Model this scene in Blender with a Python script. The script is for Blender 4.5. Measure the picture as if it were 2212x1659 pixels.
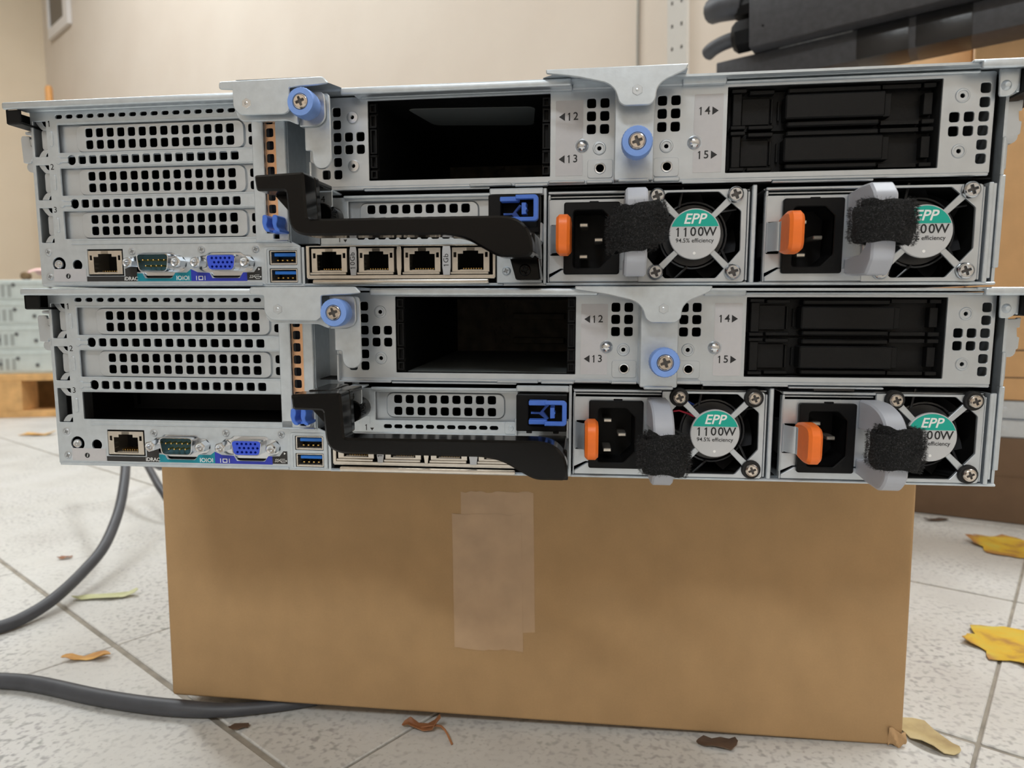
import bpy, bmesh, math, random
from mathutils import Vector, Matrix
random.seed(7)
for o in list(bpy.data.objects): bpy.data.objects.remove(o)
sc = bpy.context.scene
COL = sc.collection
R_ = math.radians
MM = 0.001
H = 185.0                      # height of the carton the servers stand on (mm)

# ------------------------------------------------------------------ camera
cam = bpy.data.cameras.new('camera'); camo = bpy.data.objects.new('camera', cam); COL.objects.link(camo)
cam.sensor_fit = 'HORIZONTAL'; cam.sensor_width = 36.0; cam.lens = 1461.6/2212*36
# the pile leans a little: its frame (x along the server back, y into depth, z up) is set on the level floor by TILT
TILT = Vector((-.019, .044, 1)).normalized().rotation_difference(Vector((0, 0, 1))).to_matrix()
def on_floor(p): return TILT @ (Vector(p)-Vector((220, 90, -H))) + Vector((220, 90, 0))
CAM = on_floor((250.37, -306.43, 78.85))*MM
rot = Matrix.Rotation(0.08644850, 3, 'Z') @ Matrix.Rotation(-0.11688168, 3, 'X') @ Matrix.Rotation(-0.00155466, 3, 'Y')
rot = TILT @ rot
basis = rot @ Matrix(((1,0,0),(0,0,-1),(0,1,0)))
camo.matrix_world = Matrix.Translation(CAM) @ basis.to_4x4()
cam.clip_start = 0.01; cam.clip_end = 50
cam.dof.use_dof = True; cam.dof.focus_distance = 0.315; cam.dof.aperture_fstop = 13.5
sc.camera = camo

# ------------------------------------------------------------------ world, lamps, exposure
w = bpy.data.worlds.new('room_light'); sc.world = w; w.use_nodes = True
bg = w.node_tree.nodes['Background']; bg.inputs[0].default_value = (1.0, 0.99, 0.98, 1); bg.inputs[1].default_value = 0.0
def area(name, loc, size, energy, color=(.915,.97,1.0), rx=0, rz=0):
    l = bpy.data.lights.new(name, 'AREA'); l.shape = 'RECTANGLE'; l.size, l.size_y = size; l.energy = energy; l.color = color
    o = bpy.data.objects.new(name, l); COL.objects.link(o); o.location = loc; o.rotation_euler = (R_(rx), 0, R_(rz)); return o
area('overhead_light', (-0.9, 1.0, 2.7), (1.5, 0.35), 19, rz=-35)
area('overhead_light', (-0.2, -2.6, 2.7), (1.5, 0.35), 56, rz=-35)
area('overhead_light', (-2.0, 1.75, 2.7), (1.5, 0.35), 32, rz=-35)  # extra unseen lamp, added to brighten the far-left wall
area('overhead_light', (1.5, 0.5, 2.7), (1.5, 0.35), 58, rz=-35)
sc.view_settings.view_transform = 'Standard'; sc.view_settings.look = 'None'
sc.view_settings.exposure = 0.25; sc.view_settings.gamma = 1; sc.view_settings.use_curve_mapping = False

# ------------------------------------------------------------------ materials
MATS = {}
def lin(c): return tuple(((v/255)/12.92 if v/255 <= .04045 else ((v/255+.055)/1.055)**2.4) for v in c)
def mat(name, rgb, metal=0.0, rough=0.5, var=0.0, vscale=200.0, bump=0.0, bscale=800.0, rvar=0.0, **kw):
    if name in MATS: return MATS[name]
    m = bpy.data.materials.new(name); m.use_nodes = True; nt = m.node_tree; N = nt.nodes; L = nt.links
    b = N['Principled BSDF']; c = lin(rgb)
    b.inputs['Base Color'].default_value = (*c, 1); b.inputs['Metallic'].default_value = metal; b.inputs['Roughness'].default_value = rough
    tc = N.new('ShaderNodeTexCoord')
    if var:
        n = N.new('ShaderNodeTexNoise'); n.inputs['Scale'].default_value = vscale; n.inputs['Detail'].default_value = 5
        r = N.new('ShaderNodeValToRGB'); r.color_ramp.elements[0].position = .3; r.color_ramp.elements[1].position = .7
        r.color_ramp.elements[0].color = (*[max(0, v*(1-var)) for v in c], 1); r.color_ramp.elements[1].color = (*[min(1, v*(1+var)) for v in c], 1)
        L.new(tc.outputs['Object'], n.inputs['Vector']); L.new(n.outputs['Fac'], r.inputs['Fac']); L.new(r.outputs['Color'], b.inputs['Base Color'])
    if rvar:
        n = N.new('ShaderNodeTexNoise'); n.inputs['Scale'].default_value = vscale*.6; n.inputs['Detail'].default_value = 3
        r = N.new('ShaderNodeMapRange'); r.inputs[3].default_value = max(.02, rough-rvar); r.inputs[4].default_value = rough+rvar
        L.new(tc.outputs['Object'], n.inputs['Vector']); L.new(n.outputs['Fac'], r.inputs[0]); L.new(r.outputs[0], b.inputs['Roughness'])
    if bump:
        n = N.new('ShaderNodeTexNoise'); n.inputs['Scale'].default_value = bscale; n.inputs['Detail'].default_value = 4
        bp = N.new('ShaderNodeBump'); bp.inputs['Strength'].default_value = bump; bp.inputs['Distance'].default_value = .0005
        L.new(tc.outputs['Object'], n.inputs['Vector']); L.new(n.outputs['Fac'], bp.inputs['Height']); L.new(bp.outputs['Normal'], b.inputs['Normal'])
    for k, v in kw.items(): b.inputs[k.replace('_', ' ')].default_value = v
    MATS[name] = m; return m

zinc = mat('galvanised_steel', (203,211,218), .70, .40, .06, 260, .06, 900, .06)
zinc_b = mat('brushed_steel', (200,206,212), .72, .34, .05, 120, .04, 700, .05)
tin = mat('tin_plate', (218,211,201), .9, .26, .06, 300)
chrome = mat('bright_steel', (215,218,222), 1.0, .2)
copperish = mat('nickel_screw', (222,212,202), 1.0, .25)
beryl = mat('copper_gasket', (235,185,145), .75, .4, .05, 300)
black = mat('black_plastic', (14,14,15), 0, .5, .1, 500, .08, 1500, Specular_IOR_Level=.2)
blackgloss = mat('black_gloss_plastic', (9,8,8), 0, .14, .08, 300, .02, 900, Specular_IOR_Level=.22)
drive_black = mat('drive_plastic', (12,12,13), 0, .48, .12, 700, .15, 2500, Specular_IOR_Level=.24)
void = mat('dark_interior', (7,7,8), 0, .8)  # near-black linings paint in the unlit depth behind the openings
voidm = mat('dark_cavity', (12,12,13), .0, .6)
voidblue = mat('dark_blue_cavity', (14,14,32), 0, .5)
blue = mat('blue_touch_plastic', (122,158,226), 0, .42, .04, 300, .04, 1200)
blue2 = mat('blue_latch_plastic', (76,120,215), 0, .4, .04, 300)
usbblue = mat('usb_blue_plastic', (28,112,205), 0, .4)
vgablue = mat('vga_blue_plastic', (52,84,214), 0, .38)
serialteal = mat('serial_teal_plastic', (36,84,96), 0, .4)
gold = mat('gold_pin', (225,185,105), 1.0, .28)
sticker = mat('grey_sticker', (192,190,192), 0, .5, .02, 400)
sticker_lt = mat('pale_sticker', (186,187,190), .2, .5, .02, 400)
ink = mat('black_ink', (28,28,30), 0, .6)
wht = mat('white_ink', (238,238,236), 0, .6)
stk_black = mat('black_label', (44,42,42), 0, .5)
stk_teal = mat('teal_label', (0,140,160), 0, .45)
stk_blue = mat('blue_label', (42,56,176), 0, .45)
orange = mat('orange_plastic', (244,118,38), 0, .42, .05, 200, .05, 900)
eppteal = mat('epp_teal', (0,168,150), 0, .45)
discgrey = mat('fan_label_grey', (196,197,199), .15, .45)
rubber = mat('rubber', (24,24,25), 0, .7, .1, 500)
strapm = mat('velcro', (17,17,18), 0, .95, .35, 900)
fuzzm = mat('velcro_fuzz', (44,44,46), 0, .8, .6, 1500)
_r = [n for n in fuzzm.node_tree.nodes if n.type == 'VALTORGB'][0].color_ramp; _r.elements[0].position = .5; _r.elements[1].position = .68; _r.elements[0].color = (.006,.006,.0065,1); _r.elements[1].color = (.075,.075,.08,1)
frost = mat('frosted_plastic', (218,222,232), 0, .42, 0, 100, .04, 1500)
_b = frost.node_tree.nodes['Principled BSDF']; _b.inputs['Transmission Weight'].default_value = .38; _b.inputs['Subsurface Weight'].default_value = .3; _b.inputs['Subsurface Radius'].default_value = (.004,.004,.004); _b.inputs['IOR'].default_value = 1.4
recessm = mat('screw_recess_shade', (92,90,90), .9, .45); recessz = mat('shallow_recess_shade', (150,152,154), .8, .45)  # darker metals paint the shade at the bottom of the screw slots
pcb = mat('dark_board', (84,72,58), 0, .6, .5, 120)
cabler = mat('cable_rubber', (66,67,72), 0, .5, .12, 60, .05, 400)
pdublack = mat('power_strip_black', (66,66,69), .2, .5, .18, 120, .12, 1800)
tapeblk = mat('black_tape', (28,28,30), 0, .3, .2, 60, .3, 150)
scuff = mat('scuffed_paint', (120,120,120), .2, .6, .4, 200)

# ------------------------------------------------------------------ mesh building
def rr(cx, cz, w, h, r, n=3):
    pts = []; r = min(r, w/2-1e-4, h/2-1e-4)
    for (sx, sz, a0) in ((1,1,0),(-1,1,90),(-1,-1,180),(1,-1,270)):
        for k in range(n+1):
            a = R_(a0+90*k/n); pts.append((cx+sx*(w/2-r)+r*math.cos(a), cz+sz*(h/2-r)+r*math.sin(a)))
    return pts
def rect(x0, x1, z0, z1, r=0, n=3):
    if r: return rr((x0+x1)/2, (z0+z1)/2, x1-x0, z1-z0, r, n)
    return [(x0,z0),(x1,z0),(x1,z1),(x0,z1)]
def circ(cx, cz, r, n=20): return [(cx+r*math.cos(2*math.pi*k/n), cz+r*math.sin(2*math.pi*k/n)) for k in range(n)]
def rnd(poly, r, n=3):
    """round the corners of a polygon; r may be a number or list"""
    out = []; m = len(poly)
    for i in range(m):
        p0, p1, p2 = Vector(poly[i-1]), Vector(poly[i]), Vector(poly[(i+1) % m]); ri = r[i] if isinstance(r, (list, tuple)) else r
        a, b = (p0-p1), (p2-p1); la, lb = a.length, b.length
        d = min(ri, la*.48, lb*.48)
        if d < 1e-3: out.append(tuple(p1)); continue
        s, e = p1+a/la*d, p1+b/lb*d
        for k in range(n+1):
            t = k/n; out.append(tuple(s*(1-t)**2 + p1*2*t*(1-t) + e*t*t))
    return out

class MB:
    def __init__(s): s.bm = bmesh.new()
    def _xf(s, vs, M):
        for v in vs: v.co = M @ v.co
    def box(s, x0, x1, y0, y1, z0, z1, bev=0, seg=1):
        b2 = bmesh.new(); bmesh.ops.create_cube(b2, size=1)
        for v in b2.verts: v.co = Vector(((x0+x1)/2+v.co.x*(x1-x0), (y0+y1)/2+v.co.y*(y1-y0), (z0+z1)/2+v.co.z*(z1-z0)))
        if bev: bmesh.ops.bevel(b2, geom=list(b2.edges), offset=bev, segments=seg, affect='EDGES', profile=.5)
        return s.merge(b2)
    def merge(s, b2, M=None):
        me = bpy.data.meshes.new('tmp'); b2.to_mesh(me); b2.free()
        n0 = len(s.bm.verts); s.bm.from_mesh(me); bpy.data.meshes.remove(me)
        s.bm.verts.ensure_lookup_table()
        if M is not None:
            for v in s.bm.verts[n0:]: v.co = M @ v.co
        return s
    def _curve(s, cu, M):
        ob = bpy.data.objects.new('tmp', cu); me = bpy.data.meshes.new_from_object(ob)
        n0 = len(s.bm.verts); s.bm.from_mesh(me); s.bm.verts.ensure_lookup_table()
        for v in s.bm.verts[n0:]: v.co = M @ v.co
        bpy.data.objects.remove(ob); bpy.data.curves.remove(cu); bpy.data.meshes.remove(me); return s
    def plate(s, outer, holes, y0, y1, bev=0, M=None):
        """plate in the x-z plane between depths y0 (front) and y1 (back), with holes cut through"""
        cu = bpy.data.curves.new('tmp', 'CURVE'); cu.dimensions = '2D'; cu.fill_mode = 'BOTH'
        for pl in [outer]+list(holes):
            sp = cu.splines.new('POLY'); sp.points.add(len(pl)-1); sp.use_cyclic_u = True
            for p, q in zip(sp.points, pl): p.co = (q[0], q[1], 0, 1)
        t = y1-y0; bev = min(bev, t*.49)
        cu.extrude = max(t/2-bev, 0); cu.bevel_depth = bev; cu.bevel_resolution = 0; cu.offset = -bev
        T = Matrix.Translation((0, (y0+y1)/2, 0)) @ Matrix.Rotation(R_(90), 4, 'X')
        return s._curve(cu, (M @ T) if M is not None else T)
    def prism_x(s, poly_yz, x0, x1, bev=0):
        """prism along x of a polygon given as (y,z)"""
        T = Matrix(((0,-1,0,0),(1,0,0,0),(0,0,1,0),(0,0,0,1)))
        # build in (y as x') then rotate: plate gives x'=y, depth=-x
        return s.plate([(p[0], p[1]) for p in poly_yz], [], -x1, -x0, bev, T)
    def text(s, txt, cx, cz, size, y, ext=.05, M=None, shear=0, offset=0, rotz=0, align='CENTER'):
        cu = bpy.data.curves.new('tmp', 'FONT'); cu.body = txt; cu.size = size; cu.align_x = align; cu.align_y = 'CENTER'; cu.extrude = ext; cu.shear = shear; cu.offset = offset
        cu.resolution_u = 3
        T = Matrix.Translation((cx, y, cz)) @ Matrix.Rotation(R_(90), 4, 'X') @ Matrix.Rotation(R_(rotz), 4, 'Z')
        return s._curve(cu, (M @ T) if M is not None else T)
    def label(s, txt, cx, cz, size, y, ext=.03, rotz=0, bold=0):
        """a line of print set figure by figure, with a flagged figure one"""
        wd = {'W': .92, 'G': .78, 'b': .62, '.': .3, '%': .95}
        adv = [wd.get(c, .64)*size*.93 for c in txt]; x = -sum(adv)/2
        R = Matrix.Translation((cx, y, cz)) @ Matrix.Rotation(R_(-rotz), 4, 'Y')
        for c, a in zip(txt, adv):
            m = x+a/2; h = size*.36; t = size*.045+bold
            if c == '1': s.plate([(m+t,-h),(m+t,h),(m-t*.6,h),(m-size*.17,h*.62),(m-size*.13,h*.45),(m-t,h*.66),(m-t,-h)], [], -ext, ext, M=R)
            else: s.text(c, m, 0, size, 0, ext, M=R, offset=bold)
            x += a
        return s
    def lathe(s, prof, cx, cz, n=24, cap=True, M=None):
        """revolve (r,y) profile about the y axis through (cx,cz)"""
        b2 = bmesh.new(); rings = []
        for r, y in prof:
            if r < 1e-4: rings.append([b2.verts.new((cx, y, cz))])
            else: rings.append([b2.verts.new((cx+r*math.cos(2*math.pi*k/n), y, cz+r*math.sin(2*math.pi*k/n))) for k in range(n)])
        for a, b in zip(rings, rings[1:]):
            for k in range(n):
                k2 = (k+1) % n
                if len(a) == 1 and len(b) == 1: continue
                if len(a) == 1: b2.faces.new((a[0], b[k2], b[k]))
                elif len(b) == 1: b2.faces.new((a[k], a[k2], b[0]))
                else: b2.faces.new((a[k], a[k2], b[k2], b[k]))
        if cap:
            for rg in (rings[0], rings[-1]):
                if len(rg) > 2: b2.faces.new(rg)
        bmesh.ops.recalc_face_normals(b2, faces=b2.faces)
        return s.merge(b2, M)
    def tube(s, pts, r, n=10, closed=False):
        pts = [Vector(p) for p in pts]; m = len(pts); rings = []; up = Vector((0,0,1)); b2 = bmesh.new(); prev = None
        for i, p in enumerate(pts):
            d = (pts[min(i+1, m-1)]-pts[max(i-1, 0)]).normalized()
            if prev is None:
                u = d.cross(up); u = u if u.length > .1 else d.cross(Vector((1,0,0)))
            else: u = prev - d*prev.dot(d)
            u.normalize(); prev = u; v = d.cross(u); ri = r[i] if isinstance(r, (list, tuple)) else r
            rings.append([b2.verts.new(p+u*ri*math.cos(2*math.pi*k/n)+v*ri*math.sin(2*math.pi*k/n)) for k in range(n)])
        for a, b in zip(rings, rings[1:]):
            for k in range(n): b2.faces.new((a[k], a[(k+1)%n], b[(k+1)%n], b[k]))
        b2.faces.new(rings[0]); b2.faces.new(rings[-1]); bmesh.ops.recalc_face_normals(b2, faces=b2.faces)
        return s.merge(b2)
    def grid(s, fn, nu, nv):
        b2 = bmesh.new(); V = [[b2.verts.new(fn(i/(nu-1), j/(nv-1))) for j in range(nv)] for i in range(nu)]
        for i in range(nu-1):
            for j in range(nv-1): b2.faces.new((V[i][j], V[i+1][j], V[i+1][j+1], V[i][j+1]))
        return s.merge(b2)
    def solid(s, t):
        bmesh.ops.recalc_face_normals(s.bm, faces=s.bm.faces)
        bmesh.ops.solidify(s.bm, geom=list(s.bm.faces), thickness=t); return s
    def mesh(s, name, smooth=35):
        me = bpy.data.meshes.new(name)
        for v in s.bm.verts: v.co *= MM
        s.bm.to_mesh(me); s.bm.free()
        if smooth:
            me.shade_smooth(); me.set_sharp_from_angle(angle=R_(smooth))
        return me

CACHE = {}
def obj(name, build, m, parent=None, key=None, label=None, smooth=35, loc=None):
    """one mesh object; alike pieces (same key) share their mesh data"""
    if key is not None and key in CACHE: me = CACHE[key]
    else:
        b = MB(); build(b); me = b.mesh(name, smooth)
        for m_ in (m if isinstance(m, tuple) else (m,)): me.materials.append(m_)
        if key is not None: CACHE[key] = me
    o = bpy.data.objects.new(name, me); COL.objects.link(o)
    if parent is not None: o.parent = parent
    if loc is not None: o.location = Vector(loc)*MM
    if label: o['label'] = label
    return o
def tag(o, label, cat, group=None):
    o['label'] = label; o['category'] = cat
    if group: o['group'] = group
    return o
def empty(name, loc, rz=0):
    e = bpy.data.objects.new(name, None); COL.objects.link(e); e.location = Vector(loc)*MM; e.rotation_euler = (0, 0, rz); e.empty_display_size = .02; return e
def struct(o): o['kind'] = 'structure'; return o

# ------------------------------------------------------------------ the setting: tiled floor, two walls
YAW = R_(-35.2)
DA = Vector((math.cos(YAW), math.sin(YAW), 0)); DN = Vector((-math.sin(YAW), math.cos(YAW), 0))   # along / across the room

def terrazzo():
    m = bpy.data.materials.new('terrazzo'); m.use_nodes = True; nt = m.node_tree; N = nt.nodes; L = nt.links; b = N['Principled BSDF']
    g = N.new('ShaderNodeNewGeometry')
    def noise(sc_, det, stretch=None):
        n = N.new('ShaderNodeTexNoise'); n.inputs['Scale'].default_value = sc_; n.inputs['Detail'].default_value = det
        L.new(g.outputs['Position'], n.inputs['Vector']); return n
    def ramp(src, stops):
        r = N.new('ShaderNodeValToRGB'); e = r.color_ramp.elements
        e[0].position, e[0].color = stops[0][0], (*lin(stops[0][1]), 1); e[1].position, e[1].color = stops[-1][0], (*lin(stops[-1][1]), 1)
        for p, c in stops[1:-1]: x = e.new(p); x.color = (*lin(c), 1)
        L.new(src, r.inputs['Fac']); return r
    base = ramp(noise(9, 4).outputs['Fac'], [(.3, (196,193,188)), (.5, (207,205,200)), (.7, (212,210,207))])
    sp = ramp(noise(210, 1.2).outputs['Fac'], [(.0, (0,0,0)), (.50, (0,0,0)), (.68, (245,245,245)), (1, (255,255,255))])
    sp2 = ramp(noise(420, 2).outputs['Fac'], [(.0, (0,0,0)), (.62, (0,0,0)), (.72, (200,200,200)), (1, (255,255,255))])
    dens = ramp(noise(11, 2).outputs['Fac'], [(.35, (70,70,70)), (.65, (235,235,235))])
    mul = N.new('ShaderNodeMix'); mul.data_type = 'RGBA'; mul.blend_type = 'MULTIPLY'; mul.inputs[0].default_value = 1
    L.new(sp.outputs['Color'], mul.inputs[6]); L.new(dens.outputs['Color'], mul.inputs[7])
    spc = ramp(noise(60, 1).outputs['Fac'], [(.35, (126,126,124)), (.5, (150,145,148)), (.65, (136,138,132))])
    mx = N.new('ShaderNodeMix'); mx.data_type = 'RGBA'; L.new(mul.outputs[2], mx.inputs[0]); L.new(base.outputs['Color'], mx.inputs[6]); L.new(spc.outputs['Color'], mx.inputs[7])
    mx2 = N.new('ShaderNodeMix'); mx2.data_type = 'RGBA'; L.new(sp2.outputs['Color'], mx2.inputs[0]); L.new(mx.outputs[2], mx2.inputs[6]); mx2.inputs[7].default_value = (*lin((172,166,162)), 1)
    L.new(mx2.outputs[2], b.inputs['Base Color']); b.inputs['Roughness'].default_value = .42
    return m
tile_m = terrazzo(); grout = mat('grout', (150,142,130), 0, .9, .25, 60)
PITCH = 275.0
floor = struct(obj('floor', lambda b: b.box(-6500, 4500, -2800, 6000, -14, -1.5), grout)); floor['label'] = 'floor of pale speckled terrazzo tiles with grey joints'
# joints: A runs along DA, crosses along DN. P0 lies on a crossing of the joints
P0 = DA*(-198.2)+DN*84.2
GA, GB = 4.4, 2.2
def tile_mesh(b): b.box(-(PITCH-GB)/2, (PITCH-GB)/2, -(PITCH-GA)/2, (PITCH-GA)/2, -9, 0, .7, 1)
tiles = []
for i in range(-9, 10):
    for j in range(-5, 16):
        c = P0 + DA*PITCH*(i+.5) + DN*PITCH*(j+.5)
        d = c - Vector((250, -306, 0)); f = Vector((-math.sin(.0864), math.cos(.0864), 0)); rt = Vector((f.y, -f.x, 0))
        dep, sx = d.dot(f), d.dot(rt)
        if -500 < dep < 4200 and abs(sx) < .95*max(dep, 0)+700: tiles.append((dep, c))
tiles.sort(key=lambda t: t[0])
for k, (dep, c) in enumerate(tiles[:290]):
    t = obj('tile', tile_mesh, tile_m, floor, key='tile'); t.location = Vector((c.x, c.y, random.uniform(-.25, .15)))*MM; t.rotation_euler = (0, 0, YAW)

def plaster(name, c1, c2):
    m = mat(name, c1, 0, .85, 0, 10, .25, 35)
    nt = m.node_tree; N = nt.nodes; L = nt.links; b = N['Principled BSDF']; g = N.new('ShaderNodeNewGeometry')
    n = N.new('ShaderNodeTexNoise'); n.inputs['Scale'].default_value = 2.2; n.inputs['Detail'].default_value = 6; r = N.new('ShaderNodeValToRGB')
    r.color_ramp.elements[0].position = .3; r.color_ramp.elements[1].position = .7; r.color_ramp.elements[0].color = (*lin(c2), 1); r.color_ramp.elements[1].color = (*lin(c1), 1)
    L.new(g.outputs['Position'], n.inputs['Vector']); L.new(n.outputs['Fac'], r.inputs['Fac']); L.new(r.outputs['Color'], b.inputs['Base Color']); return m
wall_m = plaster('cream_plaster', (222,211,198), (214,201,187)); wall_l = plaster('tan_plaster', (226,211,188), (220,203,179))
CORNER = Vector((-2986, 3751, 0))
def wall(name, p, d, length, m, label):
    def bld(b): b.box(0, length, 0, 120, -10, 2900)
    o = obj(name, bld, m); o.location = p*MM; o.rotation_euler = (0, 0, math.atan2(d.y, d.x)); struct(o); o['label'] = label; return o
wall('wall_back', CORNER, DA, 8000, wall_m, 'cream plastered wall behind the servers')
def wl(b): b.box(0, 6000, -120, 0, -10, 2900)
def wf(b): b.box(-300, 8000, -120, 0, -10, 2900)
o = obj('wall_front', wf, wall_m); o.location = (CORNER-DN*5400)*MM; o.rotation_euler = (0, 0, YAW); struct(o); o['label'] = 'cream plastered wall behind the photographer'
def wr(b): b.box(0, 5700, 0, 120, -10, 2900)
o = obj('wall_right', wr, wall_m); o.location = (CORNER+DA*7200+DN*200)*MM; d = -DN; o.rotation_euler = (0, 0, math.atan2(d.y, d.x)); struct(o); o['label'] = 'cream plastered wall at the right of the room'
def cl(b): b.box(-300, 7400, -5700, 300, 2900, 2980)
o = obj('ceiling', cl, mat('white_ceiling', (236,234,230), 0, .9)); o.location = CORNER*MM; o.rotation_euler = (0, 0, YAW); struct(o); o['label'] = 'white ceiling'
o = obj('wall_left', wl, wall_l); o.location = CORNER*MM; d = -DN; o.rotation_euler = (0, 0, math.atan2(d.y, d.x)); struct(o); o['label'] = 'tan plastered side wall meeting the cream wall'

# ------------------------------------------------------------------ server
def hole(cx, cz, w=3.8, h=4.0, r=.95): return rr(cx, cz, w, h, r, 3)
P5 = 5.585
def phillips(b, cx, cz, y, r, recess=.5):
    """pan head with a cross slot, front at depth y"""
    n = 22
    arm, wd = r*.56, r*.17
    cross = [(wd,wd),(arm,wd*.75),(arm,-wd*.75),(wd,-wd),(wd*.75,-arm),(-wd*.75,-arm),(-wd,-wd),(-arm,-wd*.75),(-arm,wd*.75),(-wd,wd),(-wd*.75,arm),(wd*.75,arm)]
    a = .35; cross = [(cx+x*math.cos(a)-z*math.sin(a), cz+x*math.sin(a)+z*math.cos(a)) for x, z in cross]
    b.plate(circ(cx, cz, r*.8, n), [cross], y, y+recess, r*.06)
    b.lathe([(r*.79, y+.06), (r*.93, y+r*.14), (r, y+r*.34), (r, y+r*.55)], cx, cz, n, cap=False)
    n0 = len(b.bm.faces); b.lathe([(0, y+recess*.95), (r*.8, y+recess*.95)], cx, cz, n, cap=False); b.bm.faces.ensure_lookup_table()
    for f in b.bm.faces[n0:]: f.material_index = 1

def io_panel(b, three=True):
    holes = [rect(14.3,114.6,64,77.1,.3), rect(14.3,114.6,43.8,56.7,.3), rect(14.3,114.6,23.1,36.4,.3)]
    holes += [rect(1.5,8.5,z0,z1,.3) for z0, z1 in ((62.4,79),(41.9,58.5),(21.4,38.1))]
    for zc in (60.5, 39.9):
        holes.append(rr(20.9, zc, 4.3, 4.6, 1.9)); holes += [hole(20.9+5.61*k, zc, 3.9, 3.9, .8) for k in range(1, 16)]
    holes += [rr(15.6+5.55*k, 80.8, 3.6, 1.9, .9) for k in range(17)]
    holes += [rect(25.8,44.8,5.2,18), circ(10.1,10.9,3.5,22), circ(20,10.4,2.6,20)]
    dsub = [(-12.5,3.2),(-9.6,3.2),(-8.4,4.7),(8.2,4.7),(9.4,3.2),(12.8,3.2),(14.8,1),(15,-1.5),(13,-4.3),(8.9,-4.5),(7,-7.2),(-6.8,-7.2),(-8.2,-4.5),(-12,-4.3),(-14.3,-2),(-14.5,1)]
    for cx in (63.0, 97.9): holes.append(rnd([(cx+x, 11.3+z) for x, z in dsub], 1.2, 2))
    holes += [rect(120.2,134,9.8,16.7,.4), rect(120.2,134,1.6,8.3,.4)]
    b.plate(rnd([(0.2,0.6),(136,0.6),(136,18.6),(131,21),(119,21),(119,84.2),(0.2,84.2)], [1.5,.3,1,.5,0,0,0]), holes, 0, 1.1, .16)
    # folded bottom lip, pressed ribs, bend lines
    b.box(1.2,117,-.9,.4,.2,1.6,.35)
    for zc in (60.5, 39.9): b.lathe([(0,-1),(1.7,-.9),(2,0)], 0, 0, 12, M=Matrix.Translation((14.2,0,zc)) @ Matrix.Diagonal((1,.6,1,1))); b.box(14.2,19.4,-.55,.2,zc-1.2,zc+1.2,.5)
    for zc in (70.6, 50.2, 29.8): b.plate(rr(11,zc,1.9,7.3,.95), [], -.45, .2, .3)
    b.box(17.7,114.8,-.5,.2,20.3,20.75,.15)
    for z in (77.6, 57.2, 36.9): b.box(14.3,114.6,-.35,.2,z,z+.35,.1)
    for z in (63.2, 43.0, 22.3): b.box(17.8,114.6,-.2,.2,z-.05,z+.35,.1)

def slot_cover(b):
    # local: slot window lower left = (14.3, 0), height 13.2
    hs = [hole(29.8+P5*k, zc, 3.75, 4.1, .9) for k in range(14) for zc in (9.4, 3.9)]
    emb = rr(66.2, 6.6, 85.8, 12.0, 3.2, 4)
    b.plate(rect(12.5,116.5,-1.4,14.6), [emb, hole(112.8,9.3,3.6,3.9), hole(112.8,3.7,3.6,3.9)], 2.6, 3.3)
    b.plate(rr(66.2,6.6,86.2,12.4,3.3,4), hs, 1.5, 2.4, .22)
    b.plate(rr(66.2,6.6,86.6,12.8,3.4,4), [rr(66.2,6.6,85.2,11.4,3.0,4)], 1.8, 3.0, .4)
def slot_tab(b):
    b.plate(rect(3.9,9.5,2.6,12.6,1.6), [], 3.0, 3.9, .2)
    for z0, s in ((16.3, -1), (.1, 1)):
        def f(u, v, z0=z0, s=s):
            x = 3.0+5.8*u+.5*v; z = z0+s*(.2+3.0*u**1.4)+s*(-.2+2.2*v*(1-.25*u)); y = .6+4.2*u*u
            return (x, y, z)
        b.grid(f, 9, 3)
def tongue_curl(b, z0, s):
    def f(u, v):
        a = u*1.35
        return (2.2+5.6*u+1.6*v*(1-u), .4+3.2*math.sin(a)*u, z0+s*(3.4*u**1.3)+s*1.6*v)
    b.grid(f, 10, 3); b.solid(.35)

def rj45(b, x0, x1, z0, z1, y=0):
    cx, w_ = (x0+x1)/2, x1-x0; h = z1-z0
    op = [(-.34*w_,.08*h),(.34*w_,.08*h),(.34*w_,.74*h),(.20*w_,.74*h),(.20*w_,.86*h),(.10*w_,.86*h),(.10*w_,.98*h),(-.10*w_,.98*h),(-.10*w_,.86*h),(-.20*w_,.86*h),(-.20*w_,.74*h),(-.34*w_,.74*h)]
    op = [(cx+x, z0+z) for x, z in op]
    led = [rect(x0+.05*w_, x0+.115*w_, z0+.6*h, z0+.8*h), rect(x1-.115*w_, x1-.05*w_, z0+.6*h, z0+.8*h)]
    b.plate(rect(x0,x1,z0,z1,.3), [op]+led, y, y+.7, .12)
    b.box(x0,x0+.6,y+.5,y+14,z0,z1); b.box(x1-.6,x1,y+.5,y+14,z0,z1); b.box(x0,x1,y+.5,y+14,z1-.5,z1); b.box(x0,x1,y+.5,y+14,z0,z0+.5)
    for sx in (-1, 1):
        for zz in (.28, .46): b.box(cx+sx*.37*w_-.5, cx+sx*.37*w_+.5, y+.2, y+3.5, z0+zz*h-.35, z0+zz*h+.35, .1)
    b.box(cx-.3*w_, cx+.3*w_, y+1, y+4, z0+.02*h, z0+.11*h, .2)
def rj45_pins(b, x0, x1, z0, z1, y=0):
    cx = (x0+x1)/2; w_ = x1-x0
    for k in range(8): b.box(cx-.24*w_+k*w_*.068, cx-.24*w_+k*w_*.068+.4, y+3.5, y+10, z0+1.4, z0+1.9)
def cavity(b, x0, x1, z0, z1, y0, y1):
    b.box(x0,x1,y1-.5,y1,z0,z1); b.box(x0,x0+.3,y0,y1,z0,z1); b.box(x1-.3,x1,y0,y1,z0,z1); b.box(x0,x1,y0,y1,z0,z0+.3); b.box(x0,x1,y0,y1,z1-.3,z1)
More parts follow.
